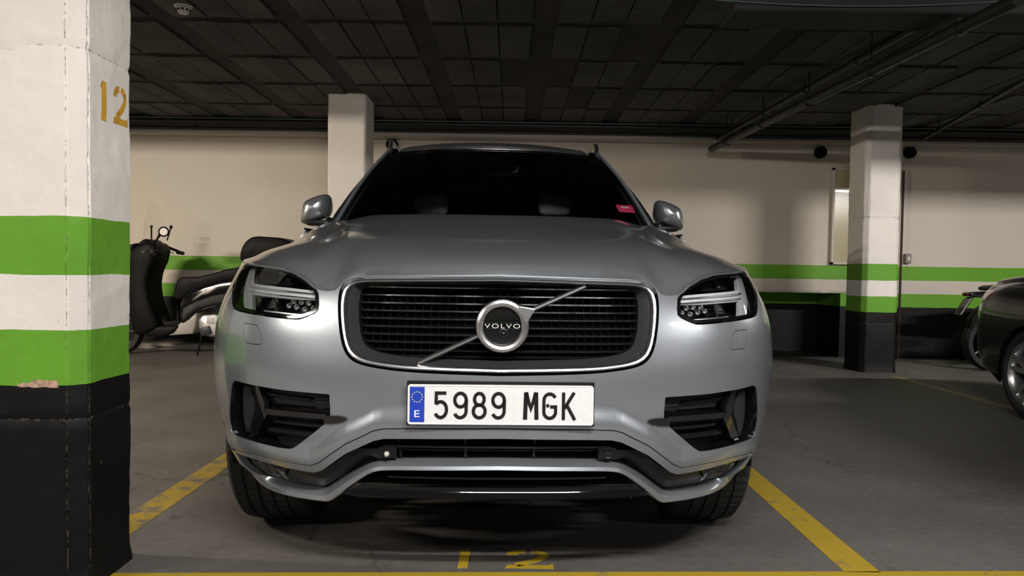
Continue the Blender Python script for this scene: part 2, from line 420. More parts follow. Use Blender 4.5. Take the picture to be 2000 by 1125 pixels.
def fline(x0, x1, y0, y1, m, t=.0015):
    return box('painted_line', ((x0+x1)/2, (y0+y1)/2, t/2), (x1-x0, y1-y0, t), m, fl)
fline(1.120, 1.240, 2.43, 8.2, M['yellow'])
fline(-1.505, -1.385, 2.33, 8.2, M['yellow_worn'])
o_ = fline(-5.5, 7.0, -.105, 0, M['yellow']); o_.location = (0, 2.386, 0); o_.rotation_euler = (0, 0, .042)
fline(3.78, 3.88, 2.41, 7.4, M['yellow_old'])
# painted floor number 12 (worn stencil)
def stencil(name, polys, fn, t, m, parent):
    bm = bmesh.new()
    for p in polys: add_prism(bm, p, fn, t)
    bmesh.ops.triangulate(bm, faces=[f for f in bm.faces if len(f.verts) > 4])
    return bm_obj(name, bm, m, parent)
def arcpts(cx, cy, rx, ry, a0, a1, n=10):
    return [(cx+rx*math.cos(math.radians(a0+(a1-a0)*i/n)), cy+ry*math.sin(math.radians(a0+(a1-a0)*i/n))) for i in range(n+1)]
ONE = [[(.36, 0), (.64, 0), (.64, 1), (.40, 1), (.30, .84), (.36, .80)]]
def ribq(pts, ws):
    out = []; n = len(pts); P = [Vector(p) for p in pts]; Lq, Rq = [], []
    for i in range(n):
        t = (P[min(i+1, n-1)]-P[max(i-1, 0)]).normalized(); nn = Vector((-t.y, t.x)); w_ = ws[0]+(ws[1]-ws[0])*i/(n-1)
        Lq.append(P[i]+nn*w_); Rq.append(P[i]-nn*w_)
    return [[tuple(Lq[i]), tuple(Lq[i+1]), tuple(Rq[i+1]), tuple(Rq[i])] for i in range(n-1)]
TWO = ribq(arcpts(.48, .74, .34, .20, 186, 100, 6), (.13, .08))+ribq(arcpts(.48, .72, .35, .22, 80, -20, 8)+[(.66, .46), (.40, .27), (.22, .17)], (.08, .10))+[[(0, 0), (.98, 0), (.98, .26), (.88, .17), (.05, .17)]]
def floor_digit(polys, x, y, w, h, m):
    stencil('painted_number', polys, lambda a, b: Vector((x+a*w, y+b*h, .0016)), (0, 0, -.0015), m, fl)
floor_digit(ONE, -.21, 2.415, .12, .17, M['yellow_num'])
floor_digit(TWO, -.01, 2.420, .165, .16, M['yellow_num'])

# walls
def wall(name, c, s, m=None):
    o = box(name, c, s, m or M['wall']); return tag(o, kind='structure')
bm = bmesh.new(); RX0, RX1, RD = -1.3, 4.02, .70     # the wall with a low open recess behind the car
add_box(bm, ((XL+XR)/2, WALLY+.1, (.785+CEIL)/2), (XR-XL, .2, CEIL-.785))
add_box(bm, ((XL+RX0)/2, WALLY+.1, .785/2), (RX0-XL, .2, .785)); add_box(bm, ((XR+RX1)/2, WALLY+.1, .785/2), (XR-RX1, .2, .785))
add_box(bm, ((RX0+RX1)/2, WALLY+RD+.1, .4), (RX1-RX0+.4, .2, .8)); add_box(bm, (RX0-.1, WALLY+RD/2, .4), (.2, RD+.2, .8)); add_box(bm, (RX1+.1, WALLY+RD/2+.1, .4), (.2, RD, .8))
add_box(bm, ((RX0+RX1)/2, WALLY+RD/2+.1, .80), (RX1-RX0+.4, RD+.2, .03)); add_box(bm, ((RX0+RX1)/2, WALLY+RD/2, -.05), (RX1-RX0, RD, .1))
tag(bm_obj('wall_back', bm, M['wall']), kind='structure')
wl = wall('wall_left', (XL-.1, (WALLY+YB)/2, CEIL/2), (.2, WALLY-YB+.4, CEIL))
wall('wall_right', (XR+.1, (WALLY+YB)/2, CEIL/2), (.2, WALLY-YB+.4, CEIL))
wall('wall_front', (0, YB-.1, CEIL/2), (XR-XL, .2, CEIL))
kb = box('baseboard_back', (-3.9, WALLY-.12, .035), (4.6, .24, .07), mat('kerb_concrete', (.20, .185, .165), .7, var=(4, .2)), bev=.008); tag(kb, kind='structure')
tm = box('trim_2', (0, WALLY-.03-.11, CEIL-.175), (XR-XL-.02, .28, .03), mat('wall_coping', (.40, .37, .33), .5)); tag(tm, kind='structure')

# ceiling with hollow blocks
def ceil_mat(name, c0, c1, sc, seed=0):
    m = bpy.data.materials.new(name); m.use_nodes = True; nt = m.node_tree; b = nt.nodes['Principled BSDF']; L = nt.links.new
    geo = _nd(nt, 'NewGeometry'); oi = _nd(nt, 'ObjectInfo')
    n = _nd(nt, 'TexNoise'); n.inputs['Scale'].default_value = sc; n.inputs['Detail'].default_value = 8; n.inputs['Roughness'].default_value = .68; L(geo.outputs['Position'], n.inputs[0])
    c = _nd(nt, 'ValToRGB'); e = c.color_ramp.elements; e[0].position = .36; e[0].color = (*c0, 1); e[1].position = .66; e[1].color = (*c1, 1); L(n.outputs['Fac'], c.inputs[0])
    r = _nd(nt, 'MapRange'); r.inputs[3].default_value = .75; r.inputs[4].default_value = 1.25; L(oi.outputs['Random'], r.inputs[0])
    x = _nd(nt, 'Mix', data_type='RGBA', blend_type='MULTIPLY'); x.inputs[0].default_value = 1; L(c.outputs[0], x.inputs[6]); L(r.outputs[0], x.inputs[7])
    L(x.outputs[2], b.inputs['Base Color']); b.inputs['Roughness'].default_value = .85
    n4 = _nd(nt, 'TexNoise'); n4.inputs['Scale'].default_value = 14; n4.inputs['Detail'].default_value = 8; L(geo.outputs['Position'], n4.inputs[0])
    bu = _nd(nt, 'Bump'); bu.inputs['Strength'].default_value = .6; bu.inputs['Distance'].default_value = .012; L(n4.outputs['Fac'], bu.inputs['Height']); L(bu.outputs[0], b.inputs['Normal'])
    return m
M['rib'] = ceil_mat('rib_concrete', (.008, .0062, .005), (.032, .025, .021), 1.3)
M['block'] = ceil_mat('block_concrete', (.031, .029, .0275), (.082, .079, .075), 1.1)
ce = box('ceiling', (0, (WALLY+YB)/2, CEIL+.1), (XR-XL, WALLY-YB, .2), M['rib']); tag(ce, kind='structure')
PX, PYC = .90, .89
def block_mesh(bm, x0, x1, y0, y1, drop):
    j = lambda a: random.uniform(-a, a)
    n = 4; front = []; back = []
    lo = CEIL-drop
    for i in range(n+1):
        x = x0+(x1-x0)*i/n
        front.append(Vector((x, y0+j(.012), lo+j(.002)))); back.append(Vector((x, y1+j(.012), lo+j(.002))))
    A = [bm.verts.new(p) for p in front]; B = [bm.verts.new(p) for p in back]
    A2 = [bm.verts.new((p.x, p.y, CEIL+.01)) for p in front]; B2 = [bm.verts.new((p.x, p.y, CEIL+.01)) for p in back]
    for i in range(n):
        bm.faces.new((A[i], B[i], B[i+1], A[i+1])); bm.faces.new((A[i], A[i+1], A2[i+1], A2[i])); bm.faces.new((B[i], B2[i], B2[i+1], B[i+1]))
    bm.faces.new((A[0], A2[0], B2[0], B[0])); bm.faces.new((A[n], B[n], B2[n], A2[n]))
cells = []
for iy in range(-14, 5):
    for ix in range(-12, 12):
        xa = .20+ix*PX; ya = 5.32+iy*PYC
        if xa < XL+.1 or xa+PX > XR-.1 or ya < YB+.1 or ya+PYC > WALLY-.05: continue
        for k in range(3):
            bw = (PX-.17)/3
            x0 = xa+.085+k*bw; cells.append((x0+.006, x0+bw-.006, ya+.055, ya+PYC-.055))
def vis(c):
    x, y = (c[0]+c[1])/2, (c[2]+c[3])/2
    if y < 4.3: return False
    p = project((x, y, CEIL)); return -60 < p[0] < 2060 and -60 < p[1]
near = [c for c in cells if vis(c)]; rest = [c for c in cells if not vis(c)]
near.sort(key=lambda c: c[2]); rest += near[290:]; near = near[:290]
for c in near:
    if random.random() < .035: continue
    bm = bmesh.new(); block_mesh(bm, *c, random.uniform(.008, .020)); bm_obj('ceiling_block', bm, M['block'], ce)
bm = bmesh.new()
for c in rest: block_mesh(bm, *c, random.uniform(.008, .02))
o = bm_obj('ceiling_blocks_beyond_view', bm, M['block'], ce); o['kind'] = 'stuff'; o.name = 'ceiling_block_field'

# pillars
def pillar(name, x0, x1, y0, y1, ch, label, m, rough=.004, step=.03, ztop=CEIL):
    """octagonal chamfered column with slightly uneven plaster; origin at base"""
    cx, cy = (x0+x1)/2, (y0+y1)/2
    sec = [(x0+ch, y0), (x1-ch, y0), (x1, y0+ch), (x1, y1-ch), (x1-ch, y1), (x0+ch, y1), (x0, y1-ch), (x0, y0+ch)]
    ring = []; corner = []
    for i in range(8):
        a, b = sec[i], sec[(i+1) % 8]; n = max(2, int(math.hypot(a[0]-b[0], a[1]-b[1])/step))
        for k in range(n): ring.append((a[0]+(b[0]-a[0])*k/n, a[1]+(b[1]-a[1])*k/n)); corner.append(k == 0)
        l_ = math.hypot(a[0]-b[0], a[1]-b[1]); e_ = .006/l_
        i0 = len(ring)-n; ring.insert(i0+1, (a[0]+(b[0]-a[0])*e_, a[1]+(b[1]-a[1])*e_)); corner.insert(i0+1, False)
        ring.append((b[0]-(b[0]-a[0])*e_, b[1]-(b[1]-a[1])*e_)); corner.append(False)
    nz = int(ztop/step); V = []; Fc = []; n = len(ring); SM = []
    from mathutils import noise
    for j in range(nz+1):
        z = ztop*j/nz
        for i, (x, y) in enumerate(ring):
            d = Vector((x-cx, y-cy, 0)).normalized()
            sm = .92 if corner[i] else (.30 if (corner[i-1] or corner[(i+1) % n]) else 0)
            f = noise.noise(Vector((x*5, y*5, z*5)))*rough+noise.noise(Vector((x*22, y*22, z*22)))*rough*.45
            if corner[i]: f -= (.0022+.009*max(0, noise.noise(Vector((x*9+3, y*9, z*31)))))*(rough/.004)
            for zs in (1.617, .522):
                if abs(z-zs-.01*noise.noise(Vector((x*8, y*8, 1)))) < step*.5: f -= .004*(rough/.004); sm = max(sm, .85)
            if z < .06: f += .010*(1-z/.06)
            V.append((x-cx+d.x*f, y-cy+d.y*f, z)); SM.append(sm)
    for j in range(nz):
        for i in range(n): Fc.append((j*n+i, j*n+(i+1) % n, (j+1)*n+(i+1) % n, (j+1)*n+i))
    Fc.append(tuple(range(n))[::-1]); Fc.append(tuple(nz*n+i for i in range(n)))
    o = mesh_obj(name, V, Fc, m, auto=18); o.location = (cx, cy, 0)
    at = o.data.attributes.new('seam', 'FLOAT', 'POINT'); at.data.foreach_set('value', SM)
    tag(o, label, 'pillar'); return o
p1 = pillar('concrete_pillar', -1.68, -1.268, 2.175, 2.50, .043, 'large cream concrete pillar nearest the camera with stencilled amber number', M['pillar'], rough=.005, step=.018)
p2 = pillar('concrete_pillar', -1.885, -1.495, 7.50, 7.93, .02, 'cream concrete pillar behind the left door mirror of the silver car', M['pillar'], rough=.004, step=.05)
p3 = pillar('concrete_pillar', 3.625, 4.005, 7.64, 8.07, .045, 'striped concrete pillar standing between silver car and dark parked car', M['pillar'], rough=.004, step=.05)
for k, (x, y) in enumerate(((-6.9, 7.5), (-6.6, 2.2), (6.6, 1.6), (-1.9, -3.4), (3.7, -3.4), (-6.6, -3.4))):
    pillar('concrete_pillar', x, x+.38, y, y+.38, .04, 'striped concrete pillar out of view', M['pillar'], step=.1)['group'] = 'pillars out of view'
# number 12 on the side face of the near pillar
sx = -1.268+1.4745-.0
def side_fn(y0, z0, w, h):
    return lambda a, b: Vector((.2095, y0+a*w-2.3375, z0+b*h))
from mathutils.bvhtree import BVHTree
bv = BVHTree.FromPolygons([v.co for v in p1.data.vertices], [tuple(p.vertices) for p in p1.data.polygons])
def painted(polys, y0, z0, w_, h_):
    V = []; Fc = []
    for poly in polys:
        q = densify([(y0+a*w_, z0+b*h_) for a, b in poly], .008); E = [(i, (i+1) % len(q)) for i in range(len(q))]
        ys, zs = np.meshgrid(np.arange(y0, y0+w_, .008), np.arange(z0, z0+h_*1.02, .008)); ys = ys.ravel(); zs = zs.ravel()
        m = inpoly(ys, zs, q) & (segdist(ys, zs, q) > .003)
        r = delaunay_2d_cdt([Vector(p) for p in q]+[Vector(p) for p in zip(ys[m], zs[m])], E, [], 0, 1e-7); b0 = len(V)
        for v in r[0]:
            h = bv.ray_cast(Vector((1, v.x-2.3375, v.y)), Vector((-1, 0, 0)))[0]; V.append((h.x+.0012, h.y, h.z))
        for t in r[2]:
            c_ = sum((r[0][i] for i in t), Vector((0, 0)))/3
            if inpoly(np.array([c_.x]), np.array([c_.y]), q)[0]: Fc.append(tuple(b0+i for i in t))
    return mesh_obj('stencilled_number', V, Fc, M['amber'], p1, smooth=True)
painted(ONE, 2.247, 1.43, .10, .120)
painted(TWO, 2.352, 1.435, .088, .120)

# chipped paint on the front face of the near pillar
rng = random.Random(4); q = []
cxp = -1.474
for i in range(15): t = i/14; q.append((cxp+.018+.118*t, .628+.012*t+rng.uniform(0, .010)))
for i in range(15): t = 1-i/14; q.append((cxp+.018+.118*t, .622-rng.uniform(0, .004)))
V = []
for x, z in q:
    h = bv.ray_cast(Vector((x+1.474, -1, z)), Vector((0, 1, 0)))[0]; V.append((h.x, h.y-.0010, h.z))
V.append(tuple(np.mean(V, axis=0)))
mesh_obj('paint_chip', V, [(i, (i+1) % 15, 29-((i+1) % 15), 29-i) for i in range(14)], mat('bare_render', (.42, .27, .20), .8, var=(60, .5)), p1)
# beam, pipes, detector, vents
bmx = box('trim_3', (5.9, 4.62, CEIL-.09), (9.2, .34, .22), M['beam'], bev=.01); tag(bmx, kind='structure')
bm2 = box('trim_4', (0, 1.35, CEIL-.05), (20.9, .34, .12), M['beam'], bev=.01); tag(bm2, kind='structure')
bm3 = box('trim_shade_beam', (-5.9, 4.33, CEIL-.06), (9.2, .28, .14), M['beam'], bev=.01); tag(bm3, kind='structure')  # unseen beam, added to shade the top of the back wall on the left
def pipe_run(a, b, r, label, m, clips=4, name='ceiling_pipe'):
    a, b = Vector(a), Vector(b); root = empty(name, a, label=label, cat='pipe')
    tube('pipe_barrel', [Vector((0, 0, 0)), (b-a)*.33, (b-a)*.66, b-a], r, m, root, n=14)
    for k in range(clips):
        p = (b-a)*((k+.5)/clips)
        bmm = bmesh.new(); add_tube(bmm, [p+(b-a).normalized()*-.012, p+(b-a).normalized()*.012], r*1.25, 14)
        top = CEIL-a.z-p.z
        if top > 0: add_tube(bmm, [p, p+Vector((0, 0, top))], .005, 6)
        bm_obj('pipe_clip', bmm, m, root, 40)
    return root
e0 = atY(1390, 291, 8.70); e1 = atY(1990, -2, 4.05)
pipe_run(e0, e1, .040, 'thick dark pipe running under the ceiling towards the back wall', M['pipe'], 5)
e2 = atY(1402, 271, 8.75); e3 = atY(1885, -2, 4.75)
pipe_run(e2, e3, .024, 'thinner dark pipe above and left of the thick ceiling pipe', M['pipe'], 5)
e4 = atY(1800, 273, 8.7); e5 = atY(2080, 112, 6.0)
pipe_run(e4, e5, .022, 'faint dark pipe at far right beyond the striped pillar', M['pipe'], 3)
pipe_run((-10.3, 8.72, 2.70), (10.3, 8.72, 2.70), .030, 'upper black pipe along the top of the back wall', M['pipe'], 9)
pipe_run((-10.3, 8.76, 2.625), (10.3, 8.76, 2.625), .017, 'lower black pipe along the top of the back wall', M['pipe'], 11)
pipe_run((-10.3, 8.66, 2.725), (10.3, 8.66, 2.725), .007, 'thin grey conduit along the top of the back wall', M['pipegrey'], 12)
c = [atY(1370+650*t, 1+0*t+15*4*t*(1-t)-4, 4.43) for t in np.linspace(0, 1, 14)]
cb = tube('ceiling_cable', [p-c[0] for p in c], .004, M['pipegrey'], n=6); cb.location = c[0]; tag(cb, 'thin pale cable sagging in front of the ceiling beam', 'cable')
dt = empty('smoke_detector', atY(358, 12, 5.05), label='white round smoke detector hanging from the dark ceiling', cat='detector')
dt.location.z = CEIL
lathe('detector_base', [(.001, 0), (.062, 0), (.062, -.018), (.056, -.022), (.001, -.022)], (0, 0, 0), (0, 0, 1), M['detector'], dt)
lathe('detector_head', [(.052, -.022), (.052, -.035), (.040, -.052), (.030, -.066), (.001, -.068)], (0, 0, 0), (0, 0, 1), M['detector'], dt)
bm = bmesh.new()
for k in range(10):
    a = 2*PI*k/10; add_box(bm, (.0445*math.cos(a), .0445*math.sin(a), -.046), (.008, .014, .012), Matrix.Rotation(a, 3, 'Z'))
bm_obj('detector_slot', bm, M['void'], dt)
for px, lb in ((1602, 'round black duct mouth high on back wall left of striped pillar'), (1777, 'round black duct mouth high on back wall right of striped pillar'), (760, 'round black duct mouth above the left roof rail of silver car')):
    c = atY(px, 298 if px > 1000 else 276, 8.80 if px == 1602 or px == 760 else 9.02)
    if px == 1602: c = atY(px, 298, 9.03)
    y1 = 9.05 if c.y > 8.9 else 9.05
    o = lathe('duct_mouth', [(.001, 0), (.050, 0), (.056, .012), (.066, .012), (.070, .004), (.070, -.06), (.001, -.06)], (0, 0, 0), (0, -1, 0), M['void'], n=28)
    o.location = (c.x, y1-.055, c.z); tag(o, lb, 'vent')
# cream panel, red pipe and switch box near the striped pillar
a, b2 = atY(1628, 328, 9.0), atY(1690, 517, 9.0)
dr = empty('door_panel', ((a.x+b2.x)/2, 9.04, b2.z), label='cream glossy metal panel on the back wall just left of striped pillar', cat='panel')
wd, hd = b2.x-a.x, a.z-b2.z
box('panel_sheet', (0, -.02, hd/2), (wd-.03, .03, hd-.03), M['panel'], dr, bev=.004)
bm = bmesh.new()
for s in (-1, 1): add_box(bm, (s*(wd/2-.012), -.025, hd/2), (.024, .05, hd))
for z in (.012, hd-.012): add_box(bm, (0, -.025, z), (wd, .05, .024))
bm_obj('panel_frame', bm, M['wall'], dr)
a = atY(1766, 333, 8.98)
vp = tube('vertical_pipe', [(0, 0, 0), (0, 0, 1), (0, 0, a.z)], .014, M['red'], n=10); vp.location = (a.x, 8.99, 0)
tag(vp, 'dark red upright pipe on the back wall right of striped pillar', 'pipe')
a = atY(1771, 505, 9.0)
sb = empty('switch_box', (a.x+.02, 9.045, a.z), label='small grey switch box on the back wall beside the red pipe', cat='switch')
box('box_body', (0, -.025, 0), (.07, .05, .12), M['boxgrey'], sb, bev=.006); box('rocker', (0, -.053, 0), (.03, .01, .05), M['detector'], sb, bev=.003)

# ceiling lamps
for i, (x, y, z, ln, W, c, rz) in enumerate(LAMPS):
    side = ['directly over the photographer', 'far left of the garage', 'far right of the garage', 'left of the photographer', 'right of the photographer', 'behind the photographer'][i]
    r = empty('tube_lamp', (x, y, z), label='white ceiling tube lamp '+side+', out of view', cat='lamp')
    box('lamp_housing', (0, 0, .045), (ln+.1, .14, .05), M['detector'], r, bev=.01)
    tube('lamp_tube', [(-ln/2, 0, 0), (0, 0, 0), (ln/2, 0, 0)], .016, emit('tube_glow_%d' % i, c, 3.0), r, n=10)
    tube('hanger', [(-ln/2+.1, 0, .06), (-ln/2+.1, 0, CEIL-z)], .006, M['detector'], r, 6); tube('hanger', [(ln/2-.1, 0, .06), (ln/2-.1, 0, CEIL-z)], .006, M['detector'], r, 6)
    ld = bpy.data.lights.new('lamp_light', 'AREA'); ld.shape = 'RECTANGLE'; ld.size = ln; ld.size_y = .09; ld.energy = W; ld.color = c
    lo = bpy.data.objects.new('lamp_light', ld); COL.objects.link(lo); lo.parent = r; lo.location = (0, 0, -.02)
    if i in (1, 2):   # tilt added to throw these two lights onto the back wall
        lo.rotation_euler = (math.radians(30), 0, 0)
    if i == 0:
        lo.rotation_euler = (math.radians(25), 0, 0)
#@@CARS
# ------------------------------------------------------------------ SILVER SUV
YAW = math.atan(.038); P0 = Vector((-.032, 2.087, 0))
CM = Matrix.Translation(P0) @ Matrix.Rotation(YAW, 4, 'Z'); CI = CM.inverted()
suv = empty('suv', P0, YAW, label='silver suv parked nose first facing the camera', cat='car')
def project_np(A):
    R = np.array(IR.to_4x4() @ Matrix.Translation((0, 0, -CAMH)) @ CM)
    q = np.c_[A, np.ones(len(A))] @ R.T
    return 1000+F*q[:, 0]/-q[:, 2], 562.5+SHY-F*q[:, 1]/-q[:, 2]
def at_v(px, py, v):
    """point in car coordinates where the sight line meets the car plane v = const"""
    o = CI @ Vector((0, 0, CAMH)); d = CI.to_3x3() @ ray(px, py)
    return o+d*((v-o.y)/d.y)
class Shell:
    """wrapped body surface: s runs along the plan outline from the nose centre, z is height, r is the inward set-back"""
    def __init__(self, plan, rfun):
        u = chaikin(plan, 3); P = np.array(u); d = np.r_[0, np.cumsum(np.hypot(*np.diff(P, axis=0).T))]
        self.L = d[-1]; self.U = tab(d, P[:, 0], .03); self.Vv = tab(d, P[:, 1], .03); self.d = d; self.P = P; self.r = rfun
        self.relief = lambda s, z: 0*s
    def plan_n(self, a):
        e = .01; a = np.abs(a); du = self.U(a+e)-self.U(np.maximum(a-e, 0)); dv = self.Vv(a+e)-self.Vv(np.maximum(a-e, 0))
        du = np.where(a < .01, 1.0, du); dv = np.where(a < .01, 0.0, dv)
        L = np.hypot(du, dv)+1e-9
        return dv/L, -du/L
    def S(self, s, z, off=0):
        s = np.asarray(s, float); z = np.asarray(z, float); a = np.abs(s); sg = np.where(s < 0, -1, 1)
        nu, nv = self.plan_n(a); r = self.r(a, z)-self.relief(a, z)
        o = off(s, z) if callable(off) else off
        k = o-r
        return np.stack([sg*(self.U(a)+nu*k), self.Vv(a)+nv*k, z], axis=-1)
    def f(self, off=0): return lambda a, b: self.S(a, b, off)
    def s_of_v(self, v):
        i = np.argmax(self.P[:, 0]); m = self.d >= .4
        return float(np.interp(v, self.P[m, 1], self.d[m]))
PLAN = [(0, 0), (.15, .001), (.30, .012), (.45, .040), (.60, .085), (.72, .140), (.82, .210), (.895, .295), (.945, .39), (.966, .49), (.970, .62), (.970, .80), (.970, 1.0), (.968, 1.5), (.966, 2.2), (.966, 3.0), (.962, 3.8), (.93, 4.35), (.84, 4.68), (.6, 4.82), (.3, 4.87), (0, 4.88)]
zz = [.20, .30, .34, .42, .50, .60, .70, .80, .87, .93, 1.00, 1.05, 1.10, 1.16, 1.25]
rC = tab(zz, [.13, .09, .07, .03, .012, .0, .004, .022, .040, .060, .095, .13, .17, .22, .3], .03)
rK = tab(zz, [.16, .11, .092, .050, .022, .005, .0, .008, .026, .055, .098, .125, .15, .19, .25], .03)
rS = tab(zz, [.06, .035, .03, .012, .0, .0, .0, .0, .003, .010, .022, .035, .055, .10, .19], .03)
def rfun(s, z):
    k = sstep(s, .45, .85); g = sstep(s, 1.05, 1.5)
    return (1-k)*rC(z)+k*(1-g)*rK(z)+g*rS(z)
sh = Shell(PLAN, rfun)
gs, gz = np.meshgrid(np.linspace(-1.5, .9, 330), np.linspace(.25, 1.12, 150)); gs = gs.ravel(); gz = gz.ravel()
def unproj(pts, off=0):
    G = sh.S(gs, gz, off); gx, gy = project_np(G); out = []
    nn = surf_normals(lambda a, b: sh.S(a, b, off), gs, gz); cl = np.array(CI @ Vector((0, 0, CAMH))); vw = cl-G
    fc_ = (nn*vw).sum(axis=1)/np.linalg.norm(vw, axis=1) < .06
    for px, py in pts:
        d = (gx-px)**2+(gy-py)**2+np.where(fc_, 1e6, 0); i = int(np.argmin(d)); s, z = gs[i], gz[i]
        for _ in range(6):
            q = sh.S(np.array([s, s+.002, s]), np.array([z, z, z+.002]), off); x, y = project_np(q)
            J = np.array([[x[1]-x[0], x[2]-x[0]], [y[1]-y[0], y[2]-y[0]]])/.002
            try: ds = np.linalg.solve(J, [px-x[0], py-y[0]])
            except np.linalg.LinAlgError: break
            if np.hypot(*ds) > .05: ds = ds/np.hypot(*ds)*.05
            s += ds[0]; z += ds[1]
        if (s-gs[i])**2+(z-gz[i])**2 > .0006: s, z = gs[i], gz[i]
        out.append((float(s), float(z)))
    return out
def mirror(p): return [(-a, b) for a, b in p][::-1]
def full(half):
    """half trace from the centre line to the centre line on the left; gives the closed loop"""
    h = list(half); h[0] = (0, h[0][1]); h[-1] = (0, h[-1][1])
    return h+[(-a, b) for a, b in h[-2:0:-1]]
def both(name, poly, holes, off, m, rim=.01, step=.02, parents=None, label=None):
    r = []
    for k, (p, hs) in enumerate(((poly, holes), (mirror(poly), [mirror(h) for h in holes]))):
        o = patch(name, p, hs, sh.f(off), m, parents[k] if parents else suv, step=step, rim=rim)
        if label: o['label'] = label
        r.append(o)
    return r
def fz(pts, closed_s=None):
    """z as a function of |s| from traced points"""
    q = sorted([(abs(a), b) for a, b in pts]); return (lambda s: np.interp(np.abs(s), [x[0] for x in q], [x[1] for x in q]))

# --- traced feature lines (left half, photograph pixels -> body surface)
B1px = [(978, 836), (798, 836), (745, 837), (728, 841), (710, 850), (675, 866), (643, 888), (622, 903), (606, 909), (590, 907), (558, 901), (494, 886), (450, 872)]
B1 = unproj(B1px)
zB1 = fz(B1)
def relief(s, z):
    t = z-zB1(s); m = 1-sstep(s, .95, 1.25)
    return (-.0+.018*(1-sstep(t, .006, .072))*sstep(t, -.10, -.05)+.010*sstep(t, -.12, -.04)*(1-sstep(t, .02, .06))*0)*m
def relief2(s, z):
    w_ = sstep(s, .40, .455)*(1-sstep(s, .52, .56)); t = .6225-z
    return relief(s, z)
sh.relief = relief2
B1 = unproj(B1px); zB1 = fz(B1)
B2 = unproj([(978, 857), (798, 857), (750, 857), (730, 861), (712, 869), (675, 886), (643, 909), (628, 919), (614, 923), (598, 921), (558, 913), (500, 897), (462, 884), (455, 876)])
B3 = unproj([(978, 899), (800, 899), (745, 899), (728, 901), (712, 905), (669, 928), (632, 951), (620, 955), (605, 953), (558, 945), (505, 932), (474, 918), (460, 890), (455, 878)])
B4 = unproj([(978, 917), (800, 917), (752, 917), (732, 920), (715, 929), (688, 948), (662, 969), (648, 978), (632, 977), (568, 964), (520, 952), (488, 943), (474, 932), (463, 912), (452, 882)])
HOODE = unproj([(978, 537), (720, 538), (692, 541), (672, 550), (662, 560), (655, 567), (640, 569), (622, 566), (600, 547), (576, 532.5), (549, 523), (504, 517.5), (483, 514)])
GRo = chaikin(unproj([(978, 539), (740, 540), (700, 541), (680, 545), (666, 557), (660, 580), (660, 620), (665, 665), (674, 692), (692, 709), (730, 719), (800, 728), (978, 735)]), 2)
GRc = chaikin(unproj([(978, 544), (740, 545), (702, 546), (686, 550), (673, 561), (667, 582), (667, 620), (672, 662), (680, 688), (697, 704), (732, 713), (800, 722), (978, 728)]), 2)
GRi = chaikin(unproj([(978, 551), (740, 552), (706, 553), (690, 557), (681, 567), (676, 585), (676, 620), (680, 658), (688, 682), (703, 695), (736, 705), (800, 713), (978, 719)]), 2)
GRm = chaikin(unproj([(978, 556), (745, 557), (712, 558), (700, 562), (693, 571), (689, 588), (689, 620), (692, 652), (699, 674), (714, 686), (745, 695), (800, 702), (978, 709)]), 2)
HL = chaikin(unproj([(481, 517), (504, 520), (549, 525), (576, 534.5), (600, 549), (620, 565), (622, 604), (613, 611), (587, 621.5), (577, 622), (536, 618), (488, 610.5), (461, 604), (455, 597), (455, 572), (459, 545), (470, 526)]), 1, True)
VENT = unproj([(459, 743), (494, 752), (558, 762.5), (641, 770), (643.5, 772), (645, 800), (645, 813), (634, 828), (616, 843), (581, 870), (573, 875), (566, 877), (547, 875), (483, 859), (457, 849), (451, 842), (448.5, 827), (447, 805), (448, 784), (450, 760), (453, 749)])
WASH = chaikin(unproj([(474.5, 636), (478, 631.8), (500, 635.2), (504.5, 639), (511.5, 668), (508.5, 672.5), (483, 670), (479, 666)]), 1, True)
hE = full(HOODE)
B3 = B3[:9]+[(-.725, .311), (-.875, .313), (-.915, .335), (-.938, .370), (-.946, .394)]
B4 = B4[:9]+[(-.717, .272), (-.875, .274), (-.935, .292), (-.958, .325), (-.972, .365), (-.975, .402)]
iO = min(range(len(HL)), key=lambda i: HL[i][0]); sHO = HL[iO][0]; iL = min(range(len(HL)), key=lambda i: abs(HL[i][0]+.93)+(HL[i][1] > .9))
sa, za = HL[0]
sArch, zArch = sh.s_of_v(.87), .385; RA = .415
def arch(R, a0, a1, n=20, c=sArch): return [(-(c+R*math.cos(math.radians(a))), zArch+R*math.sin(math.radians(a))) for a in np.linspace(a0, a1, n)]
# bumper cover: from hood edge to the groove B1, out to the wheel arch
hood_pts = sorted(HOODE, key=lambda p: -p[0])          # from centre outwards (s negative)
inner = [p for p in hood_pts]
sO, zO = HOODE[-1]
aR = arch(RA, 90, 190, 14)
frontArch = [p for p in aR if p[1] > .44]              # goes from top to the front
edge_out = [(-(sh.s_of_v(.47)), .46)]
barc = arch(RA, 172, 128, 10)
bump_half = [(0, HOODE[0][1])]+[p for p in HOODE[1:]]+[(sHO-.035, .985), (sHO-.035, .94), (sHO-.02, .90), barc[-1]]+barc[::-1][1:]+[(barc[0][0], .475)]+[p for p in B1[::-1]]
bump_half[-1] = (0, bump_half[-1][1])
outer = full(bump_half)
def grow(poly, d):
    P = np.array(poly); n = len(P); ar = .5*np.sum(P[:, 0]*np.roll(P[:, 1], -1)-np.roll(P[:, 0], -1)*P[:, 1]); out = []
    for i in range(n):
        a, b = P[i-1], P[(i+1) % n]; t = b-a; t /= np.hypot(*t)+1e-9; nn = np.array([t[1], -t[0]])*(1 if ar > 0 else -1)
        out.append(tuple(P[i]+nn*d))
    return out
bc = patch('bumper_cover', outer, [full(GRo), grow(HL, .004), mirror(grow(HL, .004)), VENT, mirror(VENT), grow(WASH, .002), mirror(grow(WASH, .002))], sh.f(0), M['silver'], suv, step=.0105, rim=.018)
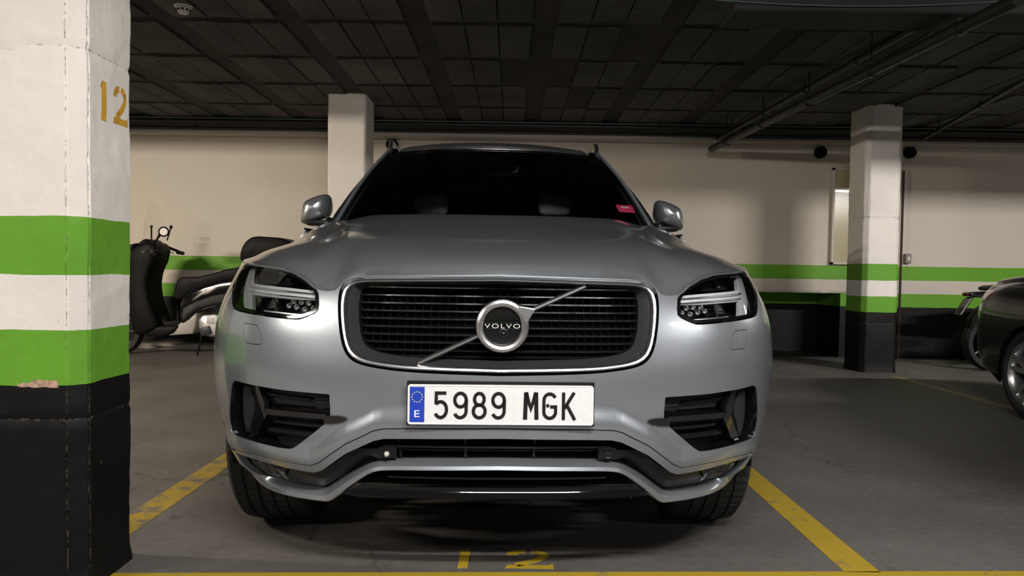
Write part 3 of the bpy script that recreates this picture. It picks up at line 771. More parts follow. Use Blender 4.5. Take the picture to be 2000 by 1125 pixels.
both('washer_cover', WASH, [], 0, M['silver'], rim=.01)
# thin dark seams beneath
# trim strip between B1 and B2
strip = full([(0, zB1(0)-.0035)]+[(p[0], p[1]-.0035) for p in B1[1:]]+[p for p in B2[::-1]])
patch('bumper_lower_trim', strip, [], sh.f(.001), M['silver'], suv, step=.016, rim=.045)
zB3, zB4, zB2 = fz(B3), fz(B4), fz(B2)
def skid_off(s, z):
    g = 1-sstep(np.abs(s), .62, .92)
    t = np.clip((zB3(s)-z)/np.maximum(zB3(s)-zB4(s), .01), 0, 1)
    c = 1-sstep(np.abs(s), .36, .52)
    return (-.045+.060*sstep(t, 0, .62)-.020*sstep(t, .72, 1.0))*g+.004*(1-g)
def half_strip(name, A, B, rows, m):
    """strip between two matched half traces; rows: (mix 0..1, offset)"""
    n = 150; A2 = resample_idx(A, n); B2_ = resample_idx(B, n); A2[0, 0] = 0; B2_[0, 0] = 0
    V = []; Fc = []; cols = 2*n-1
    for t, off in rows:
        q = A2*(1-t)+B2_*t; qq = np.r_[q[::-1], q[1:]*[-1, 1]]; sgn = np.abs(qq[:, 0]); g = 1-sstep(sgn, .72, .93)
        V.append(sh.S(qq[:, 0], qq[:, 1], off*g+(.004 if off > -.06 else -.02)*(1-g)))
    for r in range(len(rows)-1):
        for i in range(cols-1): Fc.append((r*cols+i, r*cols+i+1, (r+1)*cols+i+1, (r+1)*cols+i))
    bm = bmesh.new(); me = bpy.data.meshes.new('t'); me.from_pydata([tuple(v) for v in np.concatenate(V)], [], Fc); bm.from_mesh(me); bpy.data.meshes.remove(me)
    return bm_obj(name, bm, m, suv, 32)
def resample_idx(P, n):
    P = np.array(chaikin(P, 2)); x = np.linspace(0, len(P)-1, n); k = np.arange(len(P))
    return np.stack([np.interp(x, k, P[:, 0]), np.interp(x, k, P[:, 1])], axis=1)
half_strip('skid_plate', B3, B4, [(-.0, -.075), (0, -.055), (.28, -.020), (.50, .004), (.56, .008), (.90, .0155), (.97, .014), (1.0, .006), (1.0, -.06)], M['silver'])
# dark corner band with fog lamps
bnd = [p for p in B2 if p[0] < -.33]+[p for p in B3[::-1] if p[0] < -.33]
def band_off(s, z): return -.03-.03*(1-sstep(np.abs(s), .40, .6))
FOG = chaikin(unproj([(480, 896), (549, 912), (557, 918), (547, 934), (510, 930), (492, 920)]), 1, True)
both('lower_corner_trim', bnd, [FOG], band_off, M['darkgrey'], rim=.02, step=.014)
for k in (1, -1):
    fo = FOG if k == 1 else mirror(FOG)
    fl_ = patch('fog_lamp', fo, [], sh.f(-.055), M['plastic'], suv, rim=0)
    fl_['label'] = 'clear three-cell fog lamp'
    c = np.array(fo).mean(axis=0)
    for j, (dx, w_) in enumerate(((-.055, .034), (-.005, .036), (.048, .036))):
        q = [(c[0]+k*(dx-w_/2), c[1]+.020-k*0-.25*dx), (c[0]+k*(dx+w_/2), c[1]+.017-.25*dx), (c[0]+k*(dx+w_*.30), c[1]-.022-.25*dx), (c[0]+k*(dx-w_*.35), c[1]-.016-.25*dx)]
        patch('fog_lamp_cell', q, [], sh.f(lambda s, z, cc=c, dx=dx: -.032+.25*np.abs(z-cc[1]+.25*dx)), M['satin'], fl_, rim=.006, step=.008)
    patch('fog_lamp_lens', fo, [], sh.f(-.018), M['lens'], fl_, rim=0)

# black core behind every opening
core = patch('bumper_core', [(-1.02, .33), (1.02, .33), (1.02, .90), (.85, .92), (-.85, .92), (-1.02, .90)], [], sh.f(-.165), M['void'], suv, step=.05, rim=0)

# --- grille
GN = 120
def loop3(loop, off, n=GN):
    q = np.array(resample(loop, n)); return sh.S(q[:, 0], q[:, 1], off)
fo, fc, fi, fm = [full(g) for g in (GRo, GRc, GRi, GRm)]
skirt('grille_seal', loop3(fo, -.001), loop3(fo, -.03), M['void'], suv)
def ring_mesh(name, loops, m, parent):
    V = []; Fc = []; n = GN
    for l in loops: V += [tuple(p) for p in l]
    for j in range(len(loops)-1):
        for i in range(n): Fc.append((j*n+i, j*n+(i+1) % n, (j+1)*n+(i+1) % n, (j+1)*n+i))
    bm = bmesh.new(); me = bpy.data.meshes.new('t'); me.from_pydata(V, [], Fc); bm.from_mesh(me); bpy.data.meshes.remove(me)
    return bm_obj(name, bm, m, parent, 35)
def blend(a, b, t): 
    A = np.array(resample(a, GN)); B = np.array(resample(b, GN))
    return A*(1-t)+B*t
def L3(a, b, t, off):
    q = blend(a, b, t); return sh.S(q[:, 0], q[:, 1], off)
gf = ring_mesh('grille_frame', [L3(fo, fc, .45, -.03), L3(fo, fc, .6, -.004), L3(fc, fi, .0, .006), L3(fc, fi, .3, .010), L3(fc, fi, .65, .008), L3(fc, fi, .9, .0), L3(fc, fi, 1, -.012)], M['satin'], suv)
gf['label'] = 'satin chrome grille surround'
ring_mesh('grille_seal_inner', [L3(fo, fc, .0, -.02), L3(fo, fc, .5, -.03)], M['void'], suv).name = 'grille_gap'
ring_mesh('grille_bezel', [L3(fc, fi, 1, -.010), L3(fi, fm, .15, -.014), L3(fi, fm, 1, -.045)], M['darkgrey'], suv)
ring_mesh('grille_shroud', [L3(fi, fm, 1, -.045), L3(fi, fm, 1.1, -.10)], M['void'], suv)
def clip_s(loop, z):
    xs = []
    for i in range(len(loop)):
        (a, za_), (b, zb_) = loop[i-1], loop[i]
        if (za_ > z) != (zb_ > z): xs.append(a+(b-a)*(z-za_)/(zb_-za_))
    return (min(xs), max(xs)) if len(xs) >= 2 else None
zt = [unproj([(985, y)])[0][1] for y in (565, 581, 596.5, 612, 628, 644, 659.5, 675, 691, 703)]
def slat(name, z, s0, s1, off, h, d, m, parent, tilt=0, n=40):
    ss = np.linspace(s0, s1, n); V = []; Fc = []
    for (dz, do) in ((h/2, 0), (-h/2, -tilt), (-h/2, -d-tilt), (h/2, -d)):
        V.append(sh.S(ss, np.full(n, z+dz), off+do))
    V = np.concatenate(V)
    for i in range(n-1):
        for j in range(4): k = (j+1) % 4; Fc.append((j*n+i, j*n+i+1, k*n+i+1, k*n+i))
    Fc.append((0, n, 2*n, 3*n)); Fc.append((n-1, 4*n-1, 3*n-1, 2*n-1))
    bm = bmesh.new(); me = bpy.data.meshes.new('t'); me.from_pydata([tuple(v) for v in V], [], Fc); bm.from_mesh(me); bpy.data.meshes.remove(me)
    return bm_obj(name, bm, m, parent, 40)
GR = grow(fm, .002)
for z in zt:
    c = clip_s(GR, z)
    if c:
        slat('grille_slat', z, c[0], c[1], -.050, .0042, .030, M['slat'], suv, tilt=.004, n=50)
nf = 33
for i in range(nf):
    s = (i-(nf-1)/2)*.0262
    zs = [p for p in GR]
    cz = []
    for j in range(len(GR)):
        (a, z1), (b, z2) = GR[j-1], GR[j]
        if (a > s) != (b > s): cz.append(z1+(z2-z1)*(s-a)/(b-a))
    if len(cz) < 2: continue
    z1, z2 = min(cz), max(cz); ln = []
    A = sh.S(np.array([s-.0009, s+.0009, s+.0009, s-.0009]), np.array([z1]*4), -.06); B = sh.S(np.array([s-.0009, s+.0009]*1), np.array([z2]*2), -.046)
    q = [(s-.0009, z1), (s+.0009, z1), (s+.0009, z2), (s-.0009, z2)]
    patch('grille_fin', q, [], sh.f(-.061), M['void'], suv, step=.1, rim=.02)
# diagonal bar, ring and emblem
def onS(px, py, off): 
    s, z = unproj([(px, py)])[0]; return Vector(sh.S(np.array([s]), np.array([z]), off)[0])
def flatbar(name, a, b, w_, t, m, parent):
    d = (b-a).normalized(); n = Vector((0, -1, 0)); sde = d.cross(n).normalized()*w_/2; bm = bmesh.new()
    add_prism(bm, [(0, -1), (0, -.4), (0, .4), (0, 1)], lambda x, y: a+sde*y+Vector((0, -t*(abs(y) < .9), 0)), b-a)
    bmesh.ops.holes_fill(bm, edges=bm.edges)
    return bm_obj(name, bm, m, parent, 30)
flatbar('diagonal_bar', onS(814, 711, -.018), onS(935, 656, -.010), .015, .010, M['satin'], suv)
flatbar('diagonal_bar', onS(1032, 609, -.010), onS(1146, 559, -.018), .015, .010, M['satin'], suv)
ec = onS(981, 636.5, -.004); R = 52.5/ (F/ (ec+P0).y)
em = bpy.data.objects.new('emblem', None); link(em, suv); em.location = ec+Vector((0, -.004, 0)); em.empty_display_size = .02
lathe('emblem_ring', [(R*.72, .0), (R*.72, .014), (R*.76, .018), (R*.86, .020), (R*.96, .016), (R, .008), (R, -.02)], (0, 0, 0), (0, -1, 0), M['satin'], em, n=64)
lathe('emblem_disc', [(.0001, .006), (R*.5, .006), (R*.74, .004), (R*.74, -.02)], (0, 0, 0), (0, -1, 0), M['gloss'], em, n=48)
lathe('camera_eye', [(.0001, .016), (.006, .014), (.011, .009), (.012, .003)], (.004, 0, -.020), (0, -1, 0), M['gloss'], em, n=24)
lathe('camera_bezel', [(.0095, .014), (.0115, .0135), (.013, .009), (.013, .003)], (.004, 0, -.020), (0, -1, 0), M['darkgrey'], em, n=24)
k = (ec.y+P0.y)/F
pt = lambda px, py: ((px-981)*k, -(py-636.5)*k)
prism('emblem_arrow', [pt(1014, 597), pt(1045, 602), pt(1026, 634), pt(1020, 618), pt(1008, 605)][::-1], lambda a, b: Vector((a, -.006, b)), (0, -.016, 0), M['satin'], em, bev=.002)
def text_mesh(name, body, size, fn, m, parent, ext=.0015, width=None, height=None, space=1.0):
    cu = bpy.data.curves.new('t', 'FONT'); cu.body = body; cu.size = size; cu.extrude = ext; cu.align_x = 'CENTER'; cu.align_y = 'CENTER'; cu.space_character = space
    o = bpy.data.objects.new('t', cu); COL.objects.link(o); dg = bpy.context.evaluated_depsgraph_get(); me = o.evaluated_get(dg).to_mesh()
    V = [v.co.copy() for v in me.vertices]; Fc = [tuple(p.vertices) for p in me.polygons]; o.evaluated_get(dg).to_mesh_clear(); bpy.data.objects.remove(o)
    x0, x1 = min(v.x for v in V), max(v.x for v in V); y0, y1 = min(v.y for v in V), max(v.y for v in V)
    sx_ = width/(x1-x0) if width else 1; sy_ = height/(y1-y0) if height else sx_
    V = [fn((v.x-(x0+x1)/2)*sx_, (v.y-(y0+y1)/2)*sy_, v.z) for v in V]
    return mesh_obj(name, V, Fc, m, parent)
text_mesh('emblem_lettering', 'VOLVO', .02, lambda x, y, z: Vector((x, -.0075-z, y)), M['detector'], em, ext=.0012, width=R*1.32, height=.0125, space=1.25)
bm = bmesh.new(); add_box(bm, (0, -.0065, .0095), (R*1.36, .001, .0012)); add_box(bm, (0, -.0065, -.0085), (R*1.36, .001, .0012)); bm_obj('emblem_line', bm, M['darkgrey'], em)

# --- number plate
pc = Vector((at_v(978.5, 791, -.030))); PW, PH = .520, .112
pl = bpy.data.objects.new('number_plate', None); link(pl, suv); pl.location = pc; pl.rotation_euler = (math.radians(-2), 0, 0)
box('plate_holder', (0, .008, .003), (PW+.006, .014, PH+.012), M['plastic'], pl, bev=.002)
def rrect(w_, h_, r, n=5):
    out = []
    for cx, cy, a in ((w_/2-r, h_/2-r, 0), (-w_/2+r, h_/2-r, 90), (-w_/2+r, -h_/2+r, 180), (w_/2-r, -h_/2+r, 270)): out += arcpts(cx, cy, r, r, a, a+90, n)
    return out
prism('plate_sheet', rrect(PW, PH, .009), lambda a, b: Vector((a, 0, b)), (0, -.0025, 0), M['plate'], pl)
bm = bmesh.new(); ro, ri = rrect(PW-.001, PH-.001, .009), rrect(PW-.009, PH-.009, .006)
A = [bm.verts.new((x, -.0026, z)) for x, z in ro]; B = [bm.verts.new((x*.997, -.0038, z*.99)) for x, z in ro]; C_ = [bm.verts.new((x, -.0038, z)) for x, z in ri]; D = [bm.verts.new((x, -.0026, z)) for x, z in ri]
for X1, X2 in ((A, B), (B, C_), (C_, D)):
    for i in range(len(A)): j = (i+1) % len(A); bm.faces.new((X1[i], X1[j], X2[j], X2[i]))
bm_obj('plate_rim', bm, M['white'], pl, 30)
band = box('country_band', (-PW/2+.0265, -.0028, 0), (.041, .001, PH-.014), M['blue'], pl)
bm = bmesh.new()
for i in range(12):
    a = 2*PI*i/12; cx, cz = -PW/2+.0265+.0145*math.sin(a), .021+.0145*math.cos(a)
    add_prism(bm, [(cx+(.0024 if j % 2 == 0 else .001)*math.sin(PI*j/5), cz+(.0024 if j % 2 == 0 else .001)*math.cos(PI*j/5)) for j in range(10)], lambda p, q: Vector((p, -.0034, q)), (0, -.0005, 0))
bmesh.ops.triangulate(bm, faces=bm.faces); bm_obj('star_ring', bm, mat('star_yellow', (.75, .68, .30), .5), pl)
text_mesh('country_letter', 'E', .02, lambda x, y, z: Vector((x-PW/2+.0265, -.0036-z, y-.0255)), M['white'], pl, ext=.0004, width=.0145, height=.019)
def ribbon(bm, pts, w_, fn, y0, t):
    P = [Vector(p) for p in pts]; n = len(P); L_, R_ = [], []
    for i in range(n):
        a = (P[i]-P[i-1]).normalized() if i else (P[1]-P[0]).normalized(); b = (P[i+1]-P[i]).normalized() if i < n-1 else a
        na, nb = Vector((-a.y, a.x)), Vector((-b.y, b.x)); m_ = (na+nb).normalized(); s = w_/2/max(.45, m_.dot(na))
        L_.append(P[i]+m_*s); R_.append(P[i]-m_*s)
    for i in range(n-1):
        q = [L_[i], L_[i+1], R_[i+1], R_[i]]
        A = [bm.verts.new(fn(p.x, p.y, y0)) for p in q]; B = [bm.verts.new(fn(p.x, p.y, y0-t)) for p in q]
        bm.faces.new(A); bm.faces.new(B[::-1])
        for j in range(4): bm.faces.new((A[j], B[j], B[(j+1) % 4], A[(j+1) % 4]))
def el(cx, cy, rx, ry, a0, a1, n=16): return arcpts(cx, cy, rx, ry, a0, a1, n)
GL = {
 '5': [[(31.5, 68), (4, 68), (3, 37)], [(3, 38)]+el(16, 22, 16.5, 22, 128, -150, 20)],
 '9': [el(17, 49, 16, 19, -20, 340, 26), [(33.5, 50)]+el(16.5, 19, 16.5, 19, 5, -155, 14)],
 '8': [el(17, 51.5, 13.5, 16.5, 0, 360, 24), el(17, 18, 16.5, 18, 0, 360, 24)],
 'M': [[(1, -4), (3, 72)], [(33, -4), (31, 72)], [(3, 72), (17, 27), (31, 72)]],
 'G': [el(17, 50, 16.5, 18, 25, 180, 12)+el(17, 18, 16.5, 18, 180, 350, 14)+[(33.5, 32), (18, 32)]],
 'K': [[(3, -4.5), (3, 72.5)], [(33, 72.5), (6, 28)], [(12, 38), (35, -4.5)]],
}
zx = lambda x: (780+x*.2755-978.5)*(PW/360.5)          # character centres on the plate
for ch, xc in (('5', 300), ('9', 436), ('8', 568), ('9', 703), ('M', 931), ('G', 1064), ('K', 1196)):
    bm = bmesh.new()
    for st in GL[ch]: ribbon(bm, st, 11.5 if ch == 'M' else 9.2, lambda a, b, y, xc=xc: Vector((zx(xc)+(a-17)*.00100, y, (b-34)*.00100-.0015)), -.0030, .0012)
    bm_obj('plate_character', bm, M['ink'], pl)
lathe('plate_screw', [(.0001, .003), (.004, .0025), (.005, 0)], (zx(1050), -.004, .0), (0, -1, 0), M['plastic'], pl, n=14)

# --- lower intake: slats, dividers, sensors
def zat(px, py): return unproj([(px, py)])[0]
z1 = zat(978, 878)[1]; slat('intake_slat', z1, -.335, .335, -.022, .006, .04, M['plastic'], suv, n=40)
slat('intake_slat', zat(978, 866)[1], -.30, .30, -.06, .004, .03, M['plastic'], suv)
slat('intake_slat', zat(978, 890)[1], -.33, .33, -.06, .005, .03, M['plastic'], suv)
for px in (775, 908, 1046, 1184):
    s, z = zat(px, 878); zb_ = zat(px, 897)[1]; zt_ = zat(px, 857)[1]
    patch('intake_divider', [(s-.003, zb_), (s+.003, zb_), (s+.003, zt_), (s-.003, zt_)], [], sh.f(-.03), M['plastic'], suv, step=.1, rim=.05)
for sg in (-1, 1):
    s, z = zat(753, 888); s = s*-sg if sg < 0 else -s; s = -abs(s) if sg < 0 else abs(s)
    arm = unproj([(675, 882), (700, 878), (735, 882), (736, 877), (771, 878), (771, 898), (736, 898), (720, 893), (672, 896)])
    arm = arm if sg < 0 else mirror(arm)
    patch('sensor_arm', arm, [], sh.f(-.018), M['plastic'], suv, rim=.03)
    p = Vector(sh.S(np.array([s]), np.array([z]), -.014)[0])
    lathe('parking_sensor', [(.0001, .006), (.0065, .005), (.007, .002)], p, (0, -1, 0), M['detector'] if sg < 0 else M['plastic'], suv, n=18)['label'] = 'round parking sensor'
    lathe('sensor_collar', [(.0075, .004), (.0095, .005), (.0115, .002), (.0115, -.004)], p, (0, -1, 0), M['darkgrey'], suv, n=18)
# lower black grille and lip
zl = [zat(978, y)[1] for y in (928, 934, 941)]
sl = [(.315, -.03), (.33, -.03), (.345, -.03)]
for y, s0, off, h, dd in ((930, .325, -.035, .004, .03), (938, .335, -.015, .006, .04), (947, .35, -.03, .004, .03)):
    slat('lower_slat', zat(978, y)[1], -s0, s0, off, h, dd, M['gloss'], suv)
lo_ = [(-.475, zat(978, 968)[1])]
zlo, zhi = zat(978, 969)[1], zat(978, 954)[1]
patch('front_lip', [(-.478, zlo), (.478, zlo), (.42, zhi), (-.42, zhi)], [], sh.f(lambda s, z: .004+(zhi-z)*.9-.012*sstep(z, zhi-.006, zhi)), M['gloss'], suv, step=.012, rim=.05)
patch('lower_core', [(-.38, zlo+.010), (.38, zlo+.010), (.36, .43), (-.36, .43)], [], sh.f(-.08), M['void'], suv, step=.05, rim=0)

# --- side vents
for sg in (0, 1):
    V_ = VENT if sg == 0 else mirror(VENT)
    vb = patch('side_vent', V_, [], sh.f(-.075), M['plastic'], suv, rim=0, step=.02)
    q = resample(V_, 70); q = np.array(q); q2 = np.array(resample(grow(V_, -.010), 70)); 
    skirt('vent_frame', sh.S(q[:, 0], q[:, 1], -.004), sh.S(q[:, 0], q[:, 1], -.075), M['gloss'], vb)
    def vp_(pts, off, m, nm, rim=.02, par=vb):
        p = unproj(pts); p = p if sg == 0 else mirror(p)
        return patch(nm, p, [], sh.f(off), m, par, rim=rim, step=.014)
    # gloss central blade spreading into the outer winglet
    vp_([(505, 800), (560, 806), (634, 812), (643, 813), (634, 822), (560, 816), (505, 811)], -.020, M['gloss'], 'vent_blade')
    vp_([(486, 752), (494, 753), (508, 790), (506, 800), (512, 812), (494, 850), (484, 857), (474, 856), (497, 806)], -.018, M['gloss'], 'vent_pillar')
    vp_([(458, 748), (477, 752), (490, 790), (490, 808), (478, 850), (460, 846), (455, 820), (454, 770)], -.034, M['plastic'], 'vent_outer_pocket', rim=.01)
    vp_([(461, 757), (474, 760), (482, 790), (482, 806), (473, 838), (463, 836), (460, 815)], -.028, M['darkgrey'], 'vent_outer_panel', rim=.006)
    for (x0, y0, x1, y1) in ((503, 770, 594, 783), (518, 824, 617, 836), (504, 841, 592, 853)):
        vp_([(x0, y0), (x1, y1), (x1-2, y1+4), (x0+2, y0+5)], -.036, M['plastic'], 'vent_slat', rim=.03)
        p0, p1 = unproj([(x0, y0), (x1, y1)])
        p0, p1 = (p0, p1) if sg == 0 else ((-p0[0], p0[1]), (-p1[0], p1[1]))
    vp_([(502, 757), (601, 766), (603, 800), (514, 792)], -.050, M['darkgrey'], 'vent_panel', rim=.01)
    vp_([(604, 771), (634, 773), (637, 777), (637, 800), (610, 803), (603, 797)], -.034, M['plastic'], 'tow_cover', rim=.01)
    vp_([(606, 787), (634, 790), (634, 792), (606, 790)], -.030, M['darkgrey'], 'tow_cover_line', rim=.004)
    vp_([(636, 811), (662, 812), (676, 815), (679, 819), (671, 824), (655, 827), (634, 827)], .006, M['gloss'], 'vent_spike', rim=.02)

# --- headlights
for sg in (0, 1):
    mm = (lambda p: p) if sg == 0 else mirror
    hl = bpy.data.objects.new('headlight', None); link(hl, suv); hl.empty_display_size = .02
    H_ = mm(HL)
    patch('headlight_housing', H_, [], sh.f(-.075), M['gloss'], hl, rim=0)
    q = np.array(resample(H_, 80)); skirt('headlight_wall', sh.S(q[:, 0], q[:, 1], -.002), sh.S(q[:, 0], q[:, 1], -.075), M['plastic'], hl)
    Hi = grow(H_, -.010); 
    patch('headlight_border', H_, [Hi], sh.f(-.003), M['gloss'], hl, rim=.004, step=.012)
    patch('headlight_lens', H_, [], sh.f(.001), M['lens'], hl, rim=0, step=.014)
    def hp(pts, off, m, nm, rim=.012, step=.010):
        return patch(nm, mm(unproj(pts)), [], sh.f(off), m, hl, rim=rim, step=step)
    lite = M['drl']
    hp([(478, 553), (560, 563), (614, 569), (617, 572), (617, 587), (560, 584), (478, 575)], lambda s, z: -.022, lite, 'running_light_bar')
    hp([(476, 526), (487, 527), (485, 556), (482, 575), (483, 607), (468, 603), (465, 600), (466, 560)], -.020, lite, 'running_light_upright')
    hp([(480, 558), (560, 568), (615, 574), (615, 576), (560, 571), (480, 562)], -.016, M['chrome'], 'running_light_rib', rim=.006)
    hp([(480, 568), (560, 577.5), (615, 583), (615, 584.5), (560, 580), (480, 571)], -.016, M['chrome'], 'running_light_rib', rim=.006)
    hp([(485, 529), (540, 536), (545, 558), (485, 552)], -.060, M['plastic'], 'lamp_chamber')
    # faceted reflectors
    def refl(cx, cy, w_, h_, nm='lamp_reflector'):
        c0 = onS(cx, cy, -.050); pts = [(-w_, -h_), (w_, -h_*.8), (w_*.35, h_), (-w_*.1, h_)]; kx = .00175 if True else 0
        sgn = 1 if sg == 0 else -1
        V_ = [Vector((sgn*(c0.x+a*kx), c0.y, c0.z+b*kx)) for a, b in pts]; top = Vector((sgn*c0.x, c0.y+.018, c0.z-.0))
        V2 = [v+Vector((0, -.018, 0)) for v in V_]
        bm = bmesh.new(); A = [bm.verts.new(v) for v in V2]; t = bm.verts.new(top+Vector((sgn*w_*kx*.3, 0, -h_*kx*.4)))
        for i in range(4): bm.faces.new((A[i], A[(i+1) % 4], t))
        bm_obj(nm, bm, M['chrome'], hl)
    refl(518, 541, 8, 8); refl(553, 544, 5, 9); refl(578, 552, 5, 6); refl(598, 561, 4, 5)
    refl(514, 592, 13, 9); refl(536, 596, 6, 5)
    for (cx, cy) in ((546, 598), (562, 601), (579, 605), (597, 603), (611, 596), (556, 590), (572, 591), (587, 593)):
        c0 = onS(cx, cy, -.046); c0 = c0 if sg == 0 else Vector((-c0.x, c0.y, c0.z))
        lathe('led_ring', [(.0040, .000), (.0058, .009), (.0075, .012), (.0088, .008), (.0088, -.01)], c0, (0, -1, 0), M['satin'], hl, n=16)
        lathe('led_bead', [(.0001, .006), (.003, .004), (.0042, 0)], c0, (0, -1, 0), M['chrome'], hl, n=10)
    hp([(500, 606), (576, 615), (577, 617), (500, 609)], -.030, M['satin'], 'lamp_sill', rim=.02)
    hp([(606, 560), (618, 568), (618, 572), (604, 570)], -.03, M['satin'], 'lamp_tip')

# --- hood and front wings
hs = np.linspace(0, 1.42, 90)
zbs = fz(HOODE); sO = abs(HOODE[-1][0]); zO = HOODE[-1][1]
def zbord(s):
    s = np.abs(s); z = zbs(s)
    return np.where(s > sO, zO+(s-sO)*.045, z)
VEND = 1.30; sEND = sh.s_of_v(VEND)
ss = np.linspace(0, sEND, 160); BP = sh.S(ss, zbord(ss))
bU, bV, bZ = BP[:, 0], BP[:, 1], BP[:, 2]
iM = int(np.argmax(bU))
bUm = np.maximum.accumulate(bU)+np.arange(len(bU))*1e-7
def vf(u): return np.interp(np.abs(u), bUm, bV)
def zf(u): return np.interp(np.abs(u), bUm, bZ)
def wv(v): return np.interp(v, bV, bU)
HW = tab([0, .1, .3, .6, .9, 1.15, 1.32], [.960, .960, .972, .984, 1.006, 1.036, 1.05], .16)
def hoodS(u, v):
    u = np.asarray(u, float); v = np.asarray(v, float); au = np.abs(u)
    df = np.maximum(v-vf(au), 0); ds = np.maximum(wv(v)-au, 0)
    a = np.sqrt(np.minimum(df/1.15, 1.1)); t = 1-np.minimum(ds/(.44-.26*sstep(v, .62, 1.22)), 1); b = np.sqrt(np.maximum(1-t*t, 0))
    z0 = zf(au); zc = HW(v); base = z0+(zc-z0)*(1-np.exp(-df/.18))
    cr = -.010*np.exp(-((au-(.60+.05*v))/.055)**2)*sstep(df, .03, .3)
    crown = -.058*(au/.85)**3
    return np.stack([u, v, base+.200*a*b+cr+crown*sstep(df, .2, .8)], axis=-1)
hb = [(-x, y) for x, y in zip(bU[::-1], bV[::-1])][:-1]+[(x, y) for x, y in zip(bU, bV)]
hb = [p for i, p in enumerate(hb) if i == 0 or math.hypot(p[0]-hb[i-1][0], p[1]-hb[i-1][1]) > .006]
rear = [(.80, 1.34), (.72, 1.335), (.60, 1.28), (.45, 1.225), (.25, 1.18), (0, 1.165)]
hb += rear+[(-a, b) for a, b in rear[:-1][::-1]]
HSEAM = .012
patch('hood', hb, [], hoodS, M['silver'], suv, step=.022, bstep=.018, rim=.012)

# --- front wings, doors, rear quarters (side of the shell)
sD1, sD2, sD3 = sh.s_of_v(1.335), sh.s_of_v(2.42), sh.s_of_v(3.38)
bsT = [(-(x), float(zbord(x))-.003) for x in np.linspace(sO+.01, sEND, 14)]
fa = arch(RA, 128, 0, 18)
fen = [(sHO-.039, .942), (sHO-.039, .985), (-(sO+.01), zO-.003)]+bsT[1:]+[(-sD1, bsT[-1][1]), (-sD1, .30), (fa[-1][0]-.0, .30)]+fa[::-1]+[(sHO-.024, .90)]
both('front_wing', fen, [], 0, M['silver'], rim=.03, step=.03)
belt = 1.165
zsh = lambda s_: 1.165
def sd(a, b, z0=.36): return [(-(a+.004), z0), (-(a+.004), 1.16), (-(b-.004), 1.16), (-(b-.004), z0)]
both('front_door', sd(sD1, sD2), [], 0, M['silver'], rim=.02, step=.05)
c2 = sh.s_of_v(3.854)
ra = arch(RA, 180, 0, 22, c2)
both('rear_door', [(-(sD2+.004), .36), (-(sD2+.004), 1.16), (-(sD3-.004), 1.16), (-(sD3-.004), .58)]+[p for p in arch(RA, 180, 135, 8, c2)][::-1]+[(-(c2-RA), .36)], [], 0, M['silver'], rim=.02, step=.05)
SL = sh.L
both('rear_quarter', [(-(sD3+.004), 1.16), (-(SL-.02), 1.16), (-(SL-.02), .34), (-(c2+RA), .34)]+ra[::-1][:-6]+[(-(sD3+.004), .60)], [], 0, M['silver'], rim=.02, step=.05)
both('sill', [(-(sD1-.06), .22), (-(sD1-.06), .352), (-(c2-RA-.01), .352), (-(c2-RA-.01), .22)], [], -.006, M['plastic'], rim=.05, step=.05)
# arch trims and liners
for c in (sArch, c2):
    both('arch_trim', arch(RA, 172, 0, 22, c)+arch(RA+.022, 0, 172, 22, c), [], .004, M['plastic'], rim=.03, step=.02)
for sg in (-1, 1):
    for vc in (.87, 3.854):
        rings = []
        for a in np.linspace(-10, 190, 16):
            r_ = RA+.0; x = vc-r_*math.cos(math.radians(a)); z = zArch+r_*math.sin(math.radians(a))
            rings.append([Vector((sg*.90, x, z)), Vector((sg*.60, x, z))])
        loft('arch_liner', rings, M['void'], suv, cap=False, closed=False)

